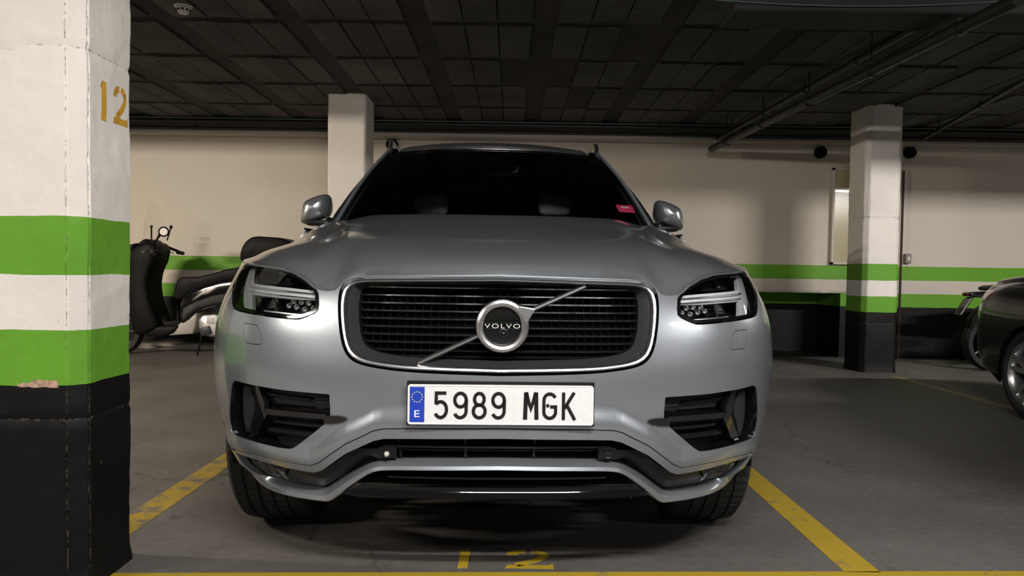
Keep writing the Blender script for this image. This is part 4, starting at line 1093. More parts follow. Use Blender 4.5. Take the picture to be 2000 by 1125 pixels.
# --- wheels
def wheel(cx, cy, side, par, R=.385, W=.275, rim=.265, mrim='rim', steer=0, nsp=5):
    wh = bpy.data.objects.new('wheel', None); link(wh, par); wh.location = (cx, cy, R); wh.rotation_euler = (0, 0, steer); wh.empty_display_size = .05
    h = W/2; prof = [(rim-.005, -h+.03), (rim+.02, -h+.006), (R-.06, -h-.002), (R-.025, -h+.006), (R-.006, -h+.022)]
    ribs = [(-h+.022, -.074), (-.064, -.028), (-.018, .018), (.028, .064), (.074, h-.022)]
    if W < .27: ribs = [(a*W/.275, b*W/.275) for a, b in ribs]
    for i, (a, b) in enumerate(ribs):
        if i: prof += [(R-.009, a-.001), (R, a)]
        prof += [(R, b), (R-.009, b+.001)] if i < 4 else [(R-.006, h-.022)]
    prof += [(R-.025, h-.006), (R-.06, h+.002), (rim+.02, h-.006), (rim-.005, h-.03)]
    n = 210
    def rmod(k, j, r):
        if k % 3 == 0 and r > R-.026 and r != R-.009: return r-.004
        return r
    lathe('tyre', prof, (0, 0, 0), (1, 0, 0), M['rubber'], wh, n=n, auto=25, rmod=rmod)
    s = side
    lathe('rim_barrel', [(rim-.004, -s*(h-.03)), (rim-.02, -s*.0), (rim-.02, s*(h-.05)), (rim, s*(h-.016)), (rim+.008, s*(h-.010))], (0, 0, 0), (1, 0, 0), M[mrim], wh, n=48)
    lathe('brake_disc', [(.001, 0), (.165, 0), (.165, .02), (.001, .02)], (s*(h-.12), 0, 0), (s, 0, 0), M['darkgrey'], wh, n=36)
    lathe('wheel_hub', [(.001, .03), (.035, .028), (.06, .01), (.07, -.03)], (s*(h-.05), 0, 0), (s, 0, 0), M[mrim], wh, n=30)
    for k in range(nsp):
        bm = bmesh.new(); a0 = 2*PI*k/nsp+.3
        for da in (-.16, .16):
            r0, r1 = .045, rim-.008
            q = []
            for (r_, da_, ww) in ((r0, da*.5, .022), (r1, da*1.25, .013)):
                for t in (-1, 1): q.append((r_, da_, t*ww))
            pts = []
            for (r_, da_, t) in q:
                d = Vector((0, math.cos(a0+da_), math.sin(a0+da_))); tt = Vector((0, -math.sin(a0+da_), math.cos(a0+da_))); pts.append(d*r_+tt*t)
            V1 = [bm.verts.new(p+Vector((s*(h-.030+(.012 if i > 1 else 0)), 0, 0))) for i, p in enumerate(pts)]; V2 = [bm.verts.new(p+Vector((s*(h-.065), 0, 0))) for p in pts]
            f = (0, 1, 3, 2); bm.faces.new([V1[i] for i in f]); bm.faces.new([V2[i] for i in f[::-1]])
            for i in range(4): a, b = f[i], f[(i+1) % 4]; bm.faces.new((V1[a], V2[a], V2[b], V1[b]))
        bm_obj('spoke', bm, M[mrim], wh)
    return wh
for sx_ in (-1, 1):
    wheel(sx_*.808, .89, sx_, suv, steer=math.radians(-1.5))
    wheel(sx_*.808, 3.854, sx_, suv)

# --- underbody
box('underbody', (0, 2.5, .40), (1.18, 4.3, .26), M['void'], suv, bev=.03)
box('undertray', (0, .60, .335), (1.25, .70, .03), M['void'], suv, bev=.004)

# --- cabin: windscreen, pillars, roof, side glass
def wsc(a, t):
    a = np.asarray(a, float); t = np.asarray(t, float)
    u = a*(.785+(.598-.785)*t); v = (1.40-.20*(1-a*a))*(1-t)+(2.06-.14*(1-a*a))*t; z = 1.155+(1.640+.014*(1-a*a)-1.155)*t
    b = .035*np.sin(PI*np.clip(t, 0, 1))
    return np.stack([u, v-b*.6, z+b*.8], axis=-1)
BT = .025
ws = patch('windscreen', [(-.965, .03), (.965, .03), (.965, .965), (-.965, .965)], [], wsc, M['screen'], suv, step=.05, rim=0)
patch('windscreen_border', [(-.975, .01), (.975, .01), (.975, .985), (-.975, .985)], [[(-.945, .07), (.945, .07), (.945, .94), (.12, .94), (.09, .86), (-.09, .86), (-.12, .94), (-.945, .94)]], lambda a, t: wsc(a, t)+np.array([0, .004, -.004]), M['gloss'], suv, step=.05, rim=0)
for sg in (-1, 1):
    rings = []
    for t in np.linspace(-.03, 1.02, 14):
        p = Vector(wsc(np.array([.962*sg]), np.array([t]))[0]); wdt = .030+.045*(1-t)
        out_ = Vector((sg*wdt*.75, wdt*.55, -.012)); 
        rings.append([p+Vector((0, 0, .004)), p+Vector((sg*.012, .0, .010)), p+out_*.55+Vector((0, 0, .012)), p+out_, p+out_+Vector((-sg*.02, .03, -.03)), p+Vector((-sg*.006, .03, -.035))])
    loft('windscreen_pillar', rings, M['silver'], suv)
# roof
def roofS(a, v):
    a = np.asarray(a, float); v = np.asarray(v, float); t = np.clip((v-1.9)/2.5, 0, 1)
    hw = .575+.055*np.sin(PI*np.clip(t*1.2, 0, 1)); vv = v+.14*a*a*(1-sstep(v, 1.9, 2.8))
    zc = np.interp(v, [1.9, 2.1, 2.4, 2.8, 3.3, 3.9, 4.4], [1.652, 1.708, 1.748, 1.765, 1.76, 1.74, 1.69])
    e = np.abs(a); z = zc-.028*e**2-.045*np.maximum(e-.86, 0)**1.3/.14**1.3
    return np.stack([a*hw, vv, z], axis=-1)
patch('roof', [(-1, 1.925), (1, 1.925), (1, 4.4), (-1, 4.4)], [], roofS, M['silver'], suv, step=.06, rim=.02)
rp = [roofS(np.array([a]), np.array([1.925]))[0]+np.array([0, -.004, -.006]) for a in np.linspace(-.99, .99, 24)]
tube('roof_front_moulding', rp, .005, M['satin'], suv, 8)
# side glass and body behind: belt to roof
def sideS(sg):
    def f(v, t):
        v = np.asarray(v, float); t = np.asarray(t, float)
        tt = np.clip((v-1.9)/2.5, 0, 1); ru = .575+.055*np.sin(PI*np.clip(tt*1.2, 0, 1)); rz = np.interp(v, [1.35, 1.6, 2.0, 2.4, 3.0, 3.9, 4.45], [1.16, 1.36, 1.61, 1.665, 1.68, 1.66, 1.60])
        bu = np.interp(v, [1.35, 1.5, 2.0, 2.8], [.775, .80, .845, .868]); u = bu+(ru+.01-bu)*t*((rz-1.15)/.5) ; z = 1.15+(rz-1.15)*t
        return np.stack([sg*(u+.015*np.sin(PI*t)), v, z], axis=-1)
    return f
for sg in (-1, 1):
    fl_ip = sg > 0
    def flipfor(S): 
        n = surf_normals(S, np.array([2.8]), np.array([.5]))[0]; return n[0]*sg < 0
    S_ = sideS(sg); fp = flipfor(S_)
    patch('side_glass', [(1.45, 0), (4.3, 0), (4.3, 1), (1.45, 1)], [], S_, M['tint'], suv, step=.06, rim=0, flip=fp)
    for vv in (2.42, 3.38, 4.15):
        patch('window_post', [(vv-.04, 0), (vv+.04, 0), (vv+.04, 1), (vv-.04, 1)], [], lambda a, b, S_=S_: S_(a, b)+np.array([sg*.004, 0, 0]), M['gloss'], suv, step=.08, rim=.01, flip=fp)
    patch('belt_moulding', [(1.36, -.04), (4.4, -.04), (4.4, .03), (1.36, .03)], [], lambda a, b, S_=S_: S_(a, b)+np.array([sg*.006, 0, 0]), M['satin'], suv, step=.1, rim=.01, flip=fp)
    # shoulder ledge from belt to glass
    rr = [Vector((sg*.80, 1.34, 1.166)), Vector((sg*.80, 4.5, 1.166))]
    V_ = []; 
    for v in np.linspace(1.30, 4.45, 20):
        w2 = float(sh.S(np.array([sh.s_of_v(v)]), np.array([1.16]))[0][0]); V_.append([Vector((sg*w2, v, 1.16)), Vector((sg*(w2*.5+.43), v, 1.168)), Vector((sg*.80, v, 1.16))])
    loft('shoulder_panel', V_, M['silver'], suv, cap=False, closed=False)
    # roof rail
    pts = [Vector((sg*.585, 2.14, 1.655)), Vector((sg*.592, 2.19, 1.700)), Vector((sg*.605, 2.32, 1.750)), Vector((sg*.632, 2.8, 1.775)), Vector((sg*.632, 3.4, 1.772)), Vector((sg*.615, 4.0, 1.75)), Vector((sg*.60, 4.18, 1.70))]
    tube('roof_rail', [Vector(p) for p in chaikin([tuple(p) for p in pts], 2)], .013, M['satin'], suv, 10)
# tailgate
loft('tailgate', [[Vector((-.62, 4.35, 1.68)), Vector((0, 4.42, 1.71)), Vector((.62, 4.35, 1.68))], [Vector((-.74, 4.62, 1.2)), Vector((0, 4.74, 1.2)), Vector((.74, 4.62, 1.2))], [Vector((-.84, 4.60, 1.14)), Vector((0, 4.80, 1.14)), Vector((.84, 4.60, 1.14))]], M['gloss'], suv, cap=False, closed=False)
loft('rear_bulkhead', [[Vector((-.63, v, 1.63)), Vector((.63, v, 1.63)), Vector((.85, v, 1.13)), Vector((.85, v, .65)), Vector((-.85, v, .65)), Vector((-.85, v, 1.13))] for v in (4.02, 4.06)], M['void'], suv)
roof_liner = loft('headlining', [[Vector((-.56, v, z-.03)), Vector((-.54, v, z)), Vector((.54, v, z)), Vector((.56, v, z-.03))] for v, z in ((2.16, 1.655), (2.5, 1.70), (3.2, 1.70), (4.0, 1.66))], M['void'], suv, cap=False, closed=False)
for sg in (-1, 1):
    q = []
    for v in np.linspace(1.98, 4.3, 12):
        t = (v-1.9)/2.5; ru = .575+.055*math.sin(PI*min(1, t*1.2)); rz = float(np.interp(v, [1.35, 1.6, 2.0, 2.4, 3.0, 3.9, 4.45], [1.16, 1.36, 1.61, 1.665, 1.68, 1.66, 1.60]))
        q.append([Vector((sg*(ru-.035), v, rz+.045)), Vector((sg*(ru+.002), v, rz+.02)), Vector((sg*(ru+.005), v, rz-.03)), Vector((sg*(ru-.01), v, rz-.09))])
    loft('cant_rail', q, M['void'], suv, cap=False, closed=False)
# cowl, wipers
patch('cowl_panel', [(-.76, 1.17), (.76, 1.17), (.76, 1.46), (-.76, 1.46)], [], lambda a, b: np.stack([a, b-.0, 1.128+.0*a+.02*(1-np.abs(a)/.8)], axis=-1), M['plastic'], suv, step=.1, rim=.02)
for x0, x1 in ((.62, -.02), (.02, -.62)):
    pts = []
    for t in np.linspace(0, 1, 8):
        a = (x0+(x1-x0)*t)/.785; p = Vector(wsc(np.array([a]), np.array([.035+.03*math.sin(PI*t)]))[0]); pts.append(p+Vector((0, -.02, .022)))
    tube('wiper_blade', pts, .006, M['plastic'], suv, 6)
    tube('wiper_arm', [Vector((x0, 1.30, 1.15)), pts[1]+Vector((0, -.01, .01)), pts[4]+Vector((0, -.008, .012))], .007, M['plastic'], suv, 6)
# interior
box('cabin_floor', (0, 2.9, .62), (1.5, 3.1, .10), M['void'], suv)
db = loft('dashboard', [[Vector((x, 1.30, 1.02)), Vector((x, 1.36, 1.125)), Vector((x, 1.62, 1.135)), Vector((x, 1.80, 1.10)), Vector((x, 1.84, 1.0)), Vector((x, 1.80, .8)), Vector((x, 1.3, .8))] for x in (-.72, -.4, 0, .4, .72)], M['plastic'], suv)
box('rear_seat_bench', (0, 3.25, .95), (1.25, .22, .62), M['seat'], suv, bev=.06, seg=3, auto=40)
for x in (-.37, .37):
    st = bpy.data.objects.new('front_seat', None); link(st, suv); st.location = (x, 2.38, .7)
    R1 = Matrix.Rotation(math.radians(14), 3, 'X')
    box('backrest', (0, .10, .28), (.50, .14, .60), M['seat'], st, bev=.06, seg=3, rot=R1.transposed() @ Matrix.Identity(3), auto=50)
    box('seat_cushion', (0, -.22, 0), (.52, .50, .16), M['seat'], st, bev=.05, seg=3, auto=50)
    c0 = at_v(1083 if x > 0 else 843, 399, 2.52)
    hr = box('headrest', (c0.x-x, .14, c0.z-.70), (.205, .10, .14), M['headrest'], st, bev=.04, seg=3, auto=50)
    box('headrest', (0, 0, 0), (.001, .001, .001), M['seat'], st) if False else None
    tube('headrest_post', [(-.05+c0.x-x, .14, .50), (-.05+c0.x-x, .14, c0.z-.76)], .006, M['chrome'], st, 8); tube('headrest_post', [(.05+c0.x-x, .14, .50), (.05+c0.x-x, .14, c0.z-.76)], .006, M['chrome'], st, 8)
ring = [Vector((.37+.18*math.cos(a), 1.93+.05*math.sin(a), .99+.18*math.sin(a))) for a in np.linspace(0, 2*PI, 33)[:-1]]
tube('steering_wheel', ring, .014, M['seat'], suv, 8, closed=True)
c0 = at_v(990, 336, 2.02)
mi = box('interior_mirror', (c0.x-.01, c0.y, c0.z), (.24, .03, .06), M['plastic'], suv, bev=.014, seg=3, auto=50)
tube('mirror_stalk', [(c0.x, c0.y, c0.z+.02), (c0.x-.01, c0.y-.03, c0.z+.10)], .01, M['plastic'], suv, 8)
c1 = at_v(958, 310, 1.97); lathe('rain_sensor_cover', [(.0001, .012), (.02, .010), (.032, 0)], c1+Vector((0, .02, 0)), (0, -.8, .6), M['darkgrey'], suv, n=24)
c2_ = at_v(1003, 333, 1.97); prism('mirror_reflection', [(-.01, -.012), (.022, -.010), (.032, .02), (.022, .022), (.012, 0)], lambda a, b: c2_+Vector((a, 0, b)), (0, .006, 0), M['detector'], suv)  # pale cut-out painted as the reflection on the interior mirror
# stickers behind the windscreen
def sticker(nm, pts, m):
    bm = bmesh.new(); V_ = []
    for px, py in pts:
        best = None
        for _ in range(1):
            v = 1.6
            for _k in range(30):
                p = at_v(px, py, v)
                a = p.x/ .65; lo, hi = 0, 1
                t = (p.z-1.155)/.5; a = p.x/(.785-.187*t); q = wsc(np.array([a]), np.array([t]))[0]; v += (q[1]-v)*.6
        V_.append(p+Vector((0, .008, -.006)))
    A = [bm.verts.new(p) for p in V_]; B = [bm.verts.new(p+Vector((0, .002, -.001))) for p in V_]
    bm.faces.new(A); bm.faces.new(B[::-1])
    for i in range(len(A)): bm.faces.new((A[i], B[i], B[(i+1) % len(A)], A[(i+1) % len(A)]))
    return bm_obj(nm, bm, m, suv), V_
o, V_ = sticker('windscreen_sticker', [(1203, 397), (1236, 399), (1241, 413), (1210, 411)], M['pink']); o['label'] = 'bright pink sticker'
sticker('sticker_print', [(1213, 401), (1229, 402), (1230, 404), (1214, 403)], M['white'])
o, V_ = sticker('windscreen_sticker', [(757, 304), (781, 302), (779, 308), (753, 310)], M['greenpaper']); o['label'] = 'small dark green sticker'
# --- door mirrors
cap = [(590, 402), (594, 394), (604, 388), (620, 382), (634, 378.5), (641, 379.5), (645, 387), (646.5, 400), (646, 412), (641, 422), (628, 428), (610, 433), (594, 437), (587, 434), (586, 424), (588, 411)]
for sg in (-1, 1):
    P_ = [at_v(px, py, 1.86) for px, py in chaikin(cap, 1, True)]
    cx = sum(p.x for p in P_)/len(P_); cz = sum(p.z for p in P_)/len(P_)
    dm = bpy.data.objects.new('door_mirror', None); link(dm, suv); dm.location = (-sg*cx if sg > 0 else cx, 1.86, cz); dm.empty_display_size = .05
    def rg(sc, dv, dx=0, lowcut=None): return [Vector(((p.x-cx+dx)*sc*(1 if sg < 0 else -1), dv, (p.z-cz)*(sc if not lowcut else sc))) for p in P_]
    loft('mirror_cap', [rg(.02, -.085, .01), rg(.35, -.078, .01), rg(.62, -.064, .008), rg(.82, -.042, .005), rg(.95, -.016, .002), rg(1, .01), rg(1, .05), rg(.95, .07)], M['silver'], dm, auto=60)
    loft('mirror_glass', [rg(.93, .071), rg(.93, .075)], M['chrome'], dm)
    zs_ = min(p.z for p in P_)-cz
    box('mirror_base', ((.015) * (1 if sg < 0 else -1), .01, zs_+.004), (.12, .09, .028), M['plastic'], dm, bev=.01, seg=2, auto=40)
    tube('mirror_arm', [Vector((.06*(-sg), .02, zs_+.015)), Vector((.115*(-sg), 0, zs_-.01)), Vector((.17*(-sg), -.02, zs_-.035))], [.026, .024, .034], M['plastic'], dm, 12)
# ------------------------------------------------------------------ DARK SEDAN (right edge)
sed = empty('sedan', (4.45, 6.02, 0), PI, label='dark grey saloon car cut off by the right edge of the photo', cat='car')
SP = [(0, 0), (.3, .008), (.55, .05), (.72, .13), (.83, .26), (.88, .42), (.898, .62), (.90, .95), (.90, 1.6), (.90, 3.2), (.885, 3.8), (.80, 4.3), (.55, 4.5), (0, 4.56)]
zq = [.18, .26, .34, .45, .62, .74, .82, .88, .93, 1.0]
q1 = tab(zq, [.12, .07, .03, .008, .0, .004, .02, .045, .09, .16], .03)
s2 = Shell(SP, lambda s, z: q1(z)+.03*sstep(z, .34, .20)*(s < 1.2))
_U, _both = None, None
def spatch(name, poly, holes, off, m, rim=.02, step=.03, sides=(1, -1)):
    r = []
    for sg in sides:
        p, hs = (poly, holes) if sg == 1 else (mirror(poly), [mirror(h) for h in holes])
        r.append(patch(name, p, hs, s2.f(off), m, sed, step=step, rim=rim))
    return r
M['darkcar'] = paintmat('dark_car_paint', (.012, .0125, .0115), .15, .30)
cR = s2.s_of_v(.96); RB = .345; zA = .325
def arch2(c, R, a0, a1, n=20): return [(c+R*math.cos(math.radians(a)), zA+R*math.sin(math.radians(a))) for a in np.linspace(a0, a1, n)]
LAMPp = chaikin([(.52, .80), (.80, .785), (.98, .80), (1.06, .84), (1.12, .90), (1.03, .905), (.80, .90), (.55, .895)], 1, True)
# rear bumper (wraps the corner), rear wing, doors
ab = arch2(cR, RB, 178, 128, 8)
bmp = [(0, .30), (cR-RB-.005, .27)]+ab[::1][1:]+[(cR-RB+.06, .70), (.95, .725), (0, .74)]
loop = [(-a, b) for a, b in bmp[::-1]][:-1]+bmp[:-1]
spatch('rear_bumper', loop, [], 0, M['darkcar'], sides=(1,))
spatch('diffuser', [(-1.0, .20), (1.0, .20), (1.0, .30), (-1.0, .30)], [], -.012, M['plastic'], sides=(1,))
wing = [(.50, .742), (.95, .728), (cR-RB+.064, .703)]+arch2(cR, RB, 126, 0, 16)+[(cR+RB, .25), (cR+RB+.25, .25), (cR+RB+.40, .60), (cR+RB+.42, .925), (.50, .925)]
spatch('rear_wing', wing, [LAMPp], 0, M['darkcar'])
for o in spatch('tail_lamp', LAMPp, [], .002, mat('red_lens', (.42, .012, .010), .12, coat=1)): pass
spatch('tail_lamp_reflector', [(.90, .885), (1.04, .888), (1.06, .899), (.92, .898)], [], .004, M['chrome'], rim=.004)
spatch('boot_lid', [(-.495, .742), (.495, .742), (.495, .925), (-.495, .925)], [], 0, M['darkcar'], sides=(1,))
spatch('rear_door', [(cR+RB+.256, .25), (cR+1.45, .25), (cR+1.45, .925), (cR+RB+.426, .925), (cR+RB+.406, .60)], [], 0, M['darkcar'], step=.06)
spatch('front_door', [(cR+1.456, .25), (cR+2.30, .25), (cR+2.30, .925), (cR+1.456, .925)], [], 0, M['darkcar'], step=.06)
cF = s2.s_of_v(3.62)
spatch('front_wing', [(cR+2.306, .25), (cF-RB, .25)]+arch2(cF, RB, 180, 0, 16)+[(cF+RB, .25), (s2.L-.01, .25), (s2.L-.01, .86), (cR+2.306, .925)], [], 0, M['darkcar'], step=.06)
arcs = np.linspace(0, s2.L, 150); B_ = s2.S(arcs, np.full(150, .925))
dom = [(x, y) for x, y, z in B_]+[(-x, y) for x, y, z in B_[::-1]][1:-1]
dom = [p for i, p in enumerate(dom) if math.hypot(p[0]-dom[i-1][0], p[1]-dom[i-1][1]) > .01]
BX = B_[:, 0]; BY = B_[:, 1]
def topS(u, v):
    w_ = np.interp(v, np.maximum.accumulate(BY)+np.arange(len(BY))*1e-6, BX); d = np.clip(np.minimum(w_-np.abs(u), np.minimum(v, 4.55-v)*.9), 0, 1)
    b = np.sqrt(1-(1-np.minimum(d/.22, 1))**2)
    return np.stack([u, v, .925+b*(.06+.045*sstep(v, .0, .9)-.08*sstep(v, 3.3, 4.5))], axis=-1)
patch('upper_body', dom, [], topS, M['darkcar'], sed, step=.06, rim=0)
rings = []
for t, (v, zr, wr) in enumerate(((.62, .99, .50), (1.05, 1.22, .56), (1.55, 1.385, .56), (2.1, 1.43, .57), (2.7, 1.40, .56), (3.1, 1.22, .60), (3.45, .98, .66))):
    rings.append([Vector((-.76, v, .97)), Vector((-wr-.04, v, (.97+zr*2)/3+.0)), Vector((-wr*.9, v, zr-.02)), Vector((0, v, zr+.01)), Vector((wr*.9, v, zr-.02)), Vector((wr+.04, v, (.97+zr*2)/3)), Vector((.76, v, .97))])
loft('cabin_glass', rings, M['tint'], sed, cap=False, closed=False)
rings = [[Vector((-.54, v, z-.012)), Vector((-.50, v, z+.008)), Vector((0, v, z+.035)), Vector((.50, v, z+.008)), Vector((.54, v, z-.012))] for v, z in ((1.35, 1.34), (1.6, 1.39), (2.1, 1.425), (2.6, 1.41))]
loft('roof', rings, M['darkcar'], sed, cap=False, closed=False)
for sg in (-1, 1):
    for vc in (.96, 3.62):
        loft('arch_liner', [[Vector((sg*.88, vc-RB*math.cos(a), zA+RB*math.sin(a))), Vector((sg*.55, vc-RB*math.cos(a), zA+RB*math.sin(a)))] for a in np.linspace(-.2, PI+.2, 14)], M['void'], sed, cap=False, closed=False)
        wheel(sg*.775, vc, sg, sed, R=.325, W=.225, rim=.235, nsp=5)
box('underbody', (0, 2.2, .35), (1.08, 3.9, .25), M['void'], sed)

# ------------------------------------------------------------------ MOTORBIKE behind the sedan
MY = 7.95
mo = empty('motorcycle', (0, 0, 0), label='black motorcycle tail sticking out behind the dark saloon car', cat='motorcycle')
c = atY(1935, 672, MY); mo.location = (c.x, MY, 0)
def mpt(px, py): 
    p = atY(px, py, MY); return (p.x-c.x, p.z)
def mprism(name, pts, t, m, bev=.015, par=None, off=0, fn=None):
    q = [(fn or mpt)(*p) for p in pts]
    return prism(name, q, lambda a, b: Vector((a, -t/2+off, b)), (0, t, 0), m, par or mo, bev=bev, auto=50)
def bwheel(par, x, R, w_, nm='wheel'):
    wh = bpy.data.objects.new(nm, None); link(wh, par); wh.location = (x, 0, R)
    lathe('tyre', [(R-.07, -w_/2+.01), (R-.02, -w_/2), (R-.004, -w_*.25), (R, 0), (R-.004, w_*.25), (R-.02, w_/2), (R-.07, w_/2-.01)], (0, 0, 0), (0, 1, 0), M['rubber'], wh, n=40)
    lathe('rim', [(R-.068, -w_/2+.012), (R-.085, -.01), (R-.085, .01), (R-.068, w_/2-.012)], (0, 0, 0), (0, 1, 0), M['rim'], wh, n=40)
    for k in range(5):
        a = 2*PI*k/5; tube('spoke', [(0, 0, 0), ((R-.08)*math.cos(a), 0, (R-.08)*math.sin(a))], .011, M['darkgrey'], wh, 8)
    lathe('wheel_hub', [(.001, -.05), (.04, -.05), (.04, .05), (.001, .05)], (0, 0, 0), (0, 1, 0), M['darkgrey'], wh, n=20)
    return wh
bwheel(mo, 0, .30, .14); bwheel(mo, 1.40, .30, .11)
mprism('tail_cowl', [(1885, 573), (1890, 570), (1935, 568), (1990, 560), (2040, 566), (2030, 588), (1960, 584), (1925, 581), (1905, 581), (1887, 578)], .16, M['gloss'])
mprism('seat', [(1922, 562), (1930, 558), (1965, 556), (2030, 548), (2070, 560), (2030, 567), (1960, 566), (1925, 568)], .26, M['seat'], .02)
mprism('rear_light', [(1883, 572), (1889, 571), (1890, 578), (1884, 578)], .10, mat('red_lens_dark', (.20, .01, .01), .15))
mprism('plate_bracket', [(1893, 580), (1898, 580), (1874, 614), (1869, 612)], .10, M['plastic'], .003)
mprism('rear_plate', [(1889, 583), (1891, 583), (1872, 614), (1869, 614)], .12, M['boxgrey'], .001, off=0)
mprism('engine', [(1965, 640), (1990, 600), (2060, 598), (2090, 650), (2060, 700), (1985, 705)], .34, M['darkgrey'], .03)
mprism('fuel_tank', [(2040, 560), (2070, 540), (2120, 540), (2140, 575), (2100, 600), (2050, 595)], .30, M['gloss'], .04)
tube('swingarm', [(0, .09, .30), (.30, .09, .34), (.5, .09, .36)], .025, M['darkgrey'], mo); tube('shock', [(.12, -.08, .36), (.3, -.08, .68)], .025, M['plastic'], mo)
tube('fork', [(1.40, .07, .30), (1.12, .07, .98)], .022, M['satin'], mo); tube('fork', [(1.40, -.07, .30), (1.12, -.07, .98)], .022, M['satin'], mo)
tube('handlebar', [(1.05, -.34, 1.02), (1.12, -.1, 1.0), (1.12, .1, 1.0), (1.05, .34, 1.02)], .014, M['plastic'], mo)
mprism('mudguard', [(1889, 640), (1894, 622), (1905, 606), (1920, 596), (1940, 592), (1940, 597), (1922, 602), (1909, 611), (1899, 626), (1894, 641)], .11, M['sblack'], .003)

# ------------------------------------------------------------------ SCOOTER by the left wall
SY = 8.30
sc = empty('motor_scooter', (0, 0, 0), label='black motor scooter parked side-on against the left back wall', cat='scooter')
c = atY(236, 642, SY); sc.location = (c.x, SY, 0); scx = c.x
def spt(px, py):
    p = atY(px, py, SY); return (p.x-scx, p.z)
def sprism(name, pts, t, m, bev=.02, off=0): return mprism(name, pts, t, m, bev, sc, off, spt)
bwheel(sc, 0, .255, .12, 'front_wheel'); bwheel(sc, 1.34, .255, .13, 'rear_wheel')
sprism('front_mudguard', [(196, 640), (202, 612), (222, 596), (250, 598), (272, 622), (277, 650), (270, 650), (262, 626), (246, 610), (224, 606), (208, 620), (204, 642)], .15, M['gloss'], .01)
sprism('leg_shield', [(262, 540), (264, 510), (268, 490), (286, 478), (305, 472), (318, 478), (320, 492), (315, 512), (306, 530), (302, 555), (306, 585), (325, 636), (300, 650), (278, 652), (268, 610), (260, 580)], .40, M['sblack'], .04)
sprism('front_cowl', [(232, 560), (246, 505), (262, 480), (280, 474), (268, 500), (264, 560), (262, 600), (246, 610), (236, 590)], .36, M['gloss'], .04)
sprism('instrument_cowl', [(270, 500), (276, 486), (285, 474), (297, 466), (308, 474), (320, 487), (316, 500), (300, 502), (280, 506)], .34, M['sblack'], .03)
sprism('headlamp', [(250, 496), (262, 480), (270, 478), (264, 500), (256, 508)], .20, M['lens'], .01)
sprism('floorboard', [(282, 636), (350, 634), (362, 634), (352, 648), (330, 656), (284, 652), (270, 640)], .34, M['sblack'], .02)
sprism('centre_tunnel', [(300, 600), (330, 628), (350, 625), (352, 590), (358, 640), (300, 642)], .16, M['sblack'], .01)
sprism('seat', [(350, 578), (353, 556), (358, 545), (366, 541), (400, 540), (425, 534), (450, 526), (478, 522), (520, 524), (545, 530), (540, 546), (480, 545), (430, 552), (400, 562), (376, 572), (366, 584), (352, 584)], .30, M['sblack'], .03)
sprism('rear_body', [(361, 615), (362, 592), (368, 578), (384, 566), (410, 555), (440, 546), (480, 540), (540, 538), (575, 540), (570, 560), (530, 580), (480, 592), (430, 598), (400, 606), (382, 622), (366, 634)], .36, M['gloss'], .05)
sprism('side_panel', [(332, 652), (352, 640), (372, 620), (385, 612), (396, 608), (393, 630), (388, 650), (345, 653)], .30, mat('silver_plastic', (.32, .30, .28), .4), .012)
sprism('engine_case', [(396, 622), (405, 612), (430, 610), (470, 616), (475, 645), (450, 660), (412, 655), (396, 645)], .30, M['satin'], .03)
bm = bmesh.new()
for k in range(6):
    a, b = spt(417+3.2*k, 614); a2, b2_ = spt(417+3.2*k, 630); add_box(bm, (a, -.155, (b+b2_)/2), (.008, .05, .09))
bm_obj('cooling_fins', bm, M['satin'], sc)
sprism('air_filter_box', [(398, 640), (420, 634), (425, 650), (405, 655)], .34, M['darkgrey'], .01)
for a, b in (((404, 650), (397, 688)), ((424, 650), (428, 688))):
    p, q = spt(*a), spt(*b); tube('stand_leg', [(p[0], -.12 if a[0] < 410 else .10, p[1]), (q[0], -.16 if a[0] < 410 else .14, .012)], .012, M['sblack'], sc, 8)
p, q = spt(320, 487), spt(336, 494)
tube('handlebar', [(q[0]-.05, -.36, q[1]+.01), (p[0]-.07, -.12, p[1]+.05), (p[0]-.10, 0, p[1]+.06), (p[0]-.07, .12, p[1]+.05), (q[0]-.05, .36, q[1]+.01)], .016, M['sblack'], sc)
for sg in (-1, 1): 
    tube('hand_grip', [(q[0]-.055, sg*.26, q[1]+.012), (q[0]-.045, sg*.38, q[1]+.005)], .021, M['rubber'], sc)
    tube('brake_lever', [(q[0]-.13, sg*.24, q[1]+.02), (q[0]-.15, sg*.36, q[1]+.0)], .007, M['satin'], sc, 6)
p = spt(336, 494); sprism('lever_guard', [(318, 488), (326, 492), (337, 493), (337, 498), (322, 502), (316, 498)], .05, M['sblack'], .005, off=-.25)
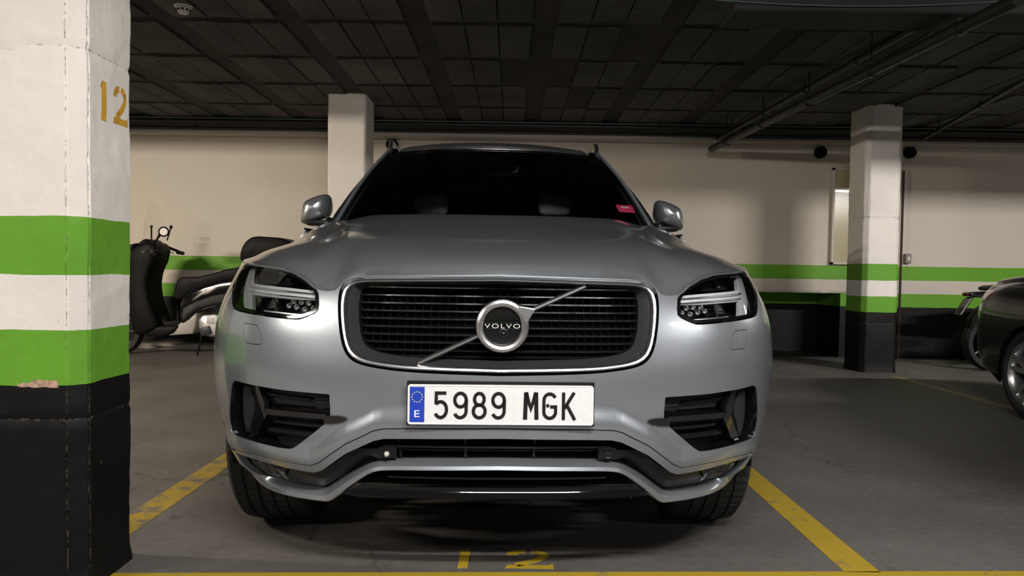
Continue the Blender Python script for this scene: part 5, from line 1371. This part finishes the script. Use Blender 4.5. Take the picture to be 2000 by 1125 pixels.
# mirror ring; its face is coloured pale for the reflected wall
p, q = spt(341, 455), spt(316, 480)
tube('mirror_stem', [(q[0], -.22, q[1]), ((p[0]+q[0])/2-.01, -.24, (p[1]+q[1])/2-.01), (p[0]-.045, -.25, p[1]-.03)], [.013, .010, .016], M['sblack'], sc, 8)
rr = [(p[0]+.052*math.cos(a), -.26, p[1]+.048*math.sin(a)) for a in np.linspace(0, 2*PI, 25)[:-1]]
tube('mirror_rim', rr, .009, M['sblack'], sc, 8, closed=True)
lathe('mirror_reflection', [(.001, 0), (.048, 0), (.048, .004), (.001, .004)], (p[0], -.258, p[1]), (0, -1, 0), M['detector'], sc, n=24)
p, q = spt(314, 441), spt(310, 468)
tube('mirror_stem', [(q[0], .20, q[1]), (p[0], .25, p[1])], .008, M['sblack'], sc, 8); lathe('mirror_shell', [(.001, .014), (.016, .012), (.024, 0), (.016, -.012), (.001, -.014)], (p[0], .25, p[1]), (1, 0, 0), M['sblack'], sc, n=18)
p, q = spt(294, 442), spt(296, 474)
tube('cable_stay', [(q[0], .0, q[1]), (p[0], .02, p[1])], .009, M['sblack'], sc, 8); lathe('stay_knob', [(.001, .014), (.014, .010), (.016, 0), (.014, -.01), (.001, -.014)], (p[0], .02, p[1]), (0, 0, 1), M['sblack'], sc, n=14)
# clear wind deflector edge-on
ws_ = []
for yy in np.linspace(-.20, .20, 9):
    k = 1-(yy/.20)**2; a, b = spt(297, 470), spt(305, 396)
    ws_.append([Vector((a[0]-.05*k, yy, a[1])), Vector(((a[0]+b[0])/2-.05*k, yy, (a[1]+b[1])/2)), Vector((b[0]-.03*k, yy*.8, b[1]-.10*(1-k)))])
loft('wind_deflector', ws_, glassmat('clear_acrylic', (.965, .96, .95), 1.12), sc, cap=False, closed=False)
sprism('top_box', [(481, 505), (482, 494), (486, 482), (493, 472), (503, 465), (515, 463), (560, 466), (590, 480), (596, 505), (590, 515), (484, 512)], .42, M['sblack'], .04)
sprism('rear_rack', [(470, 520), (590, 515), (590, 519), (470, 525)], .20, M['darkgrey'], .004)
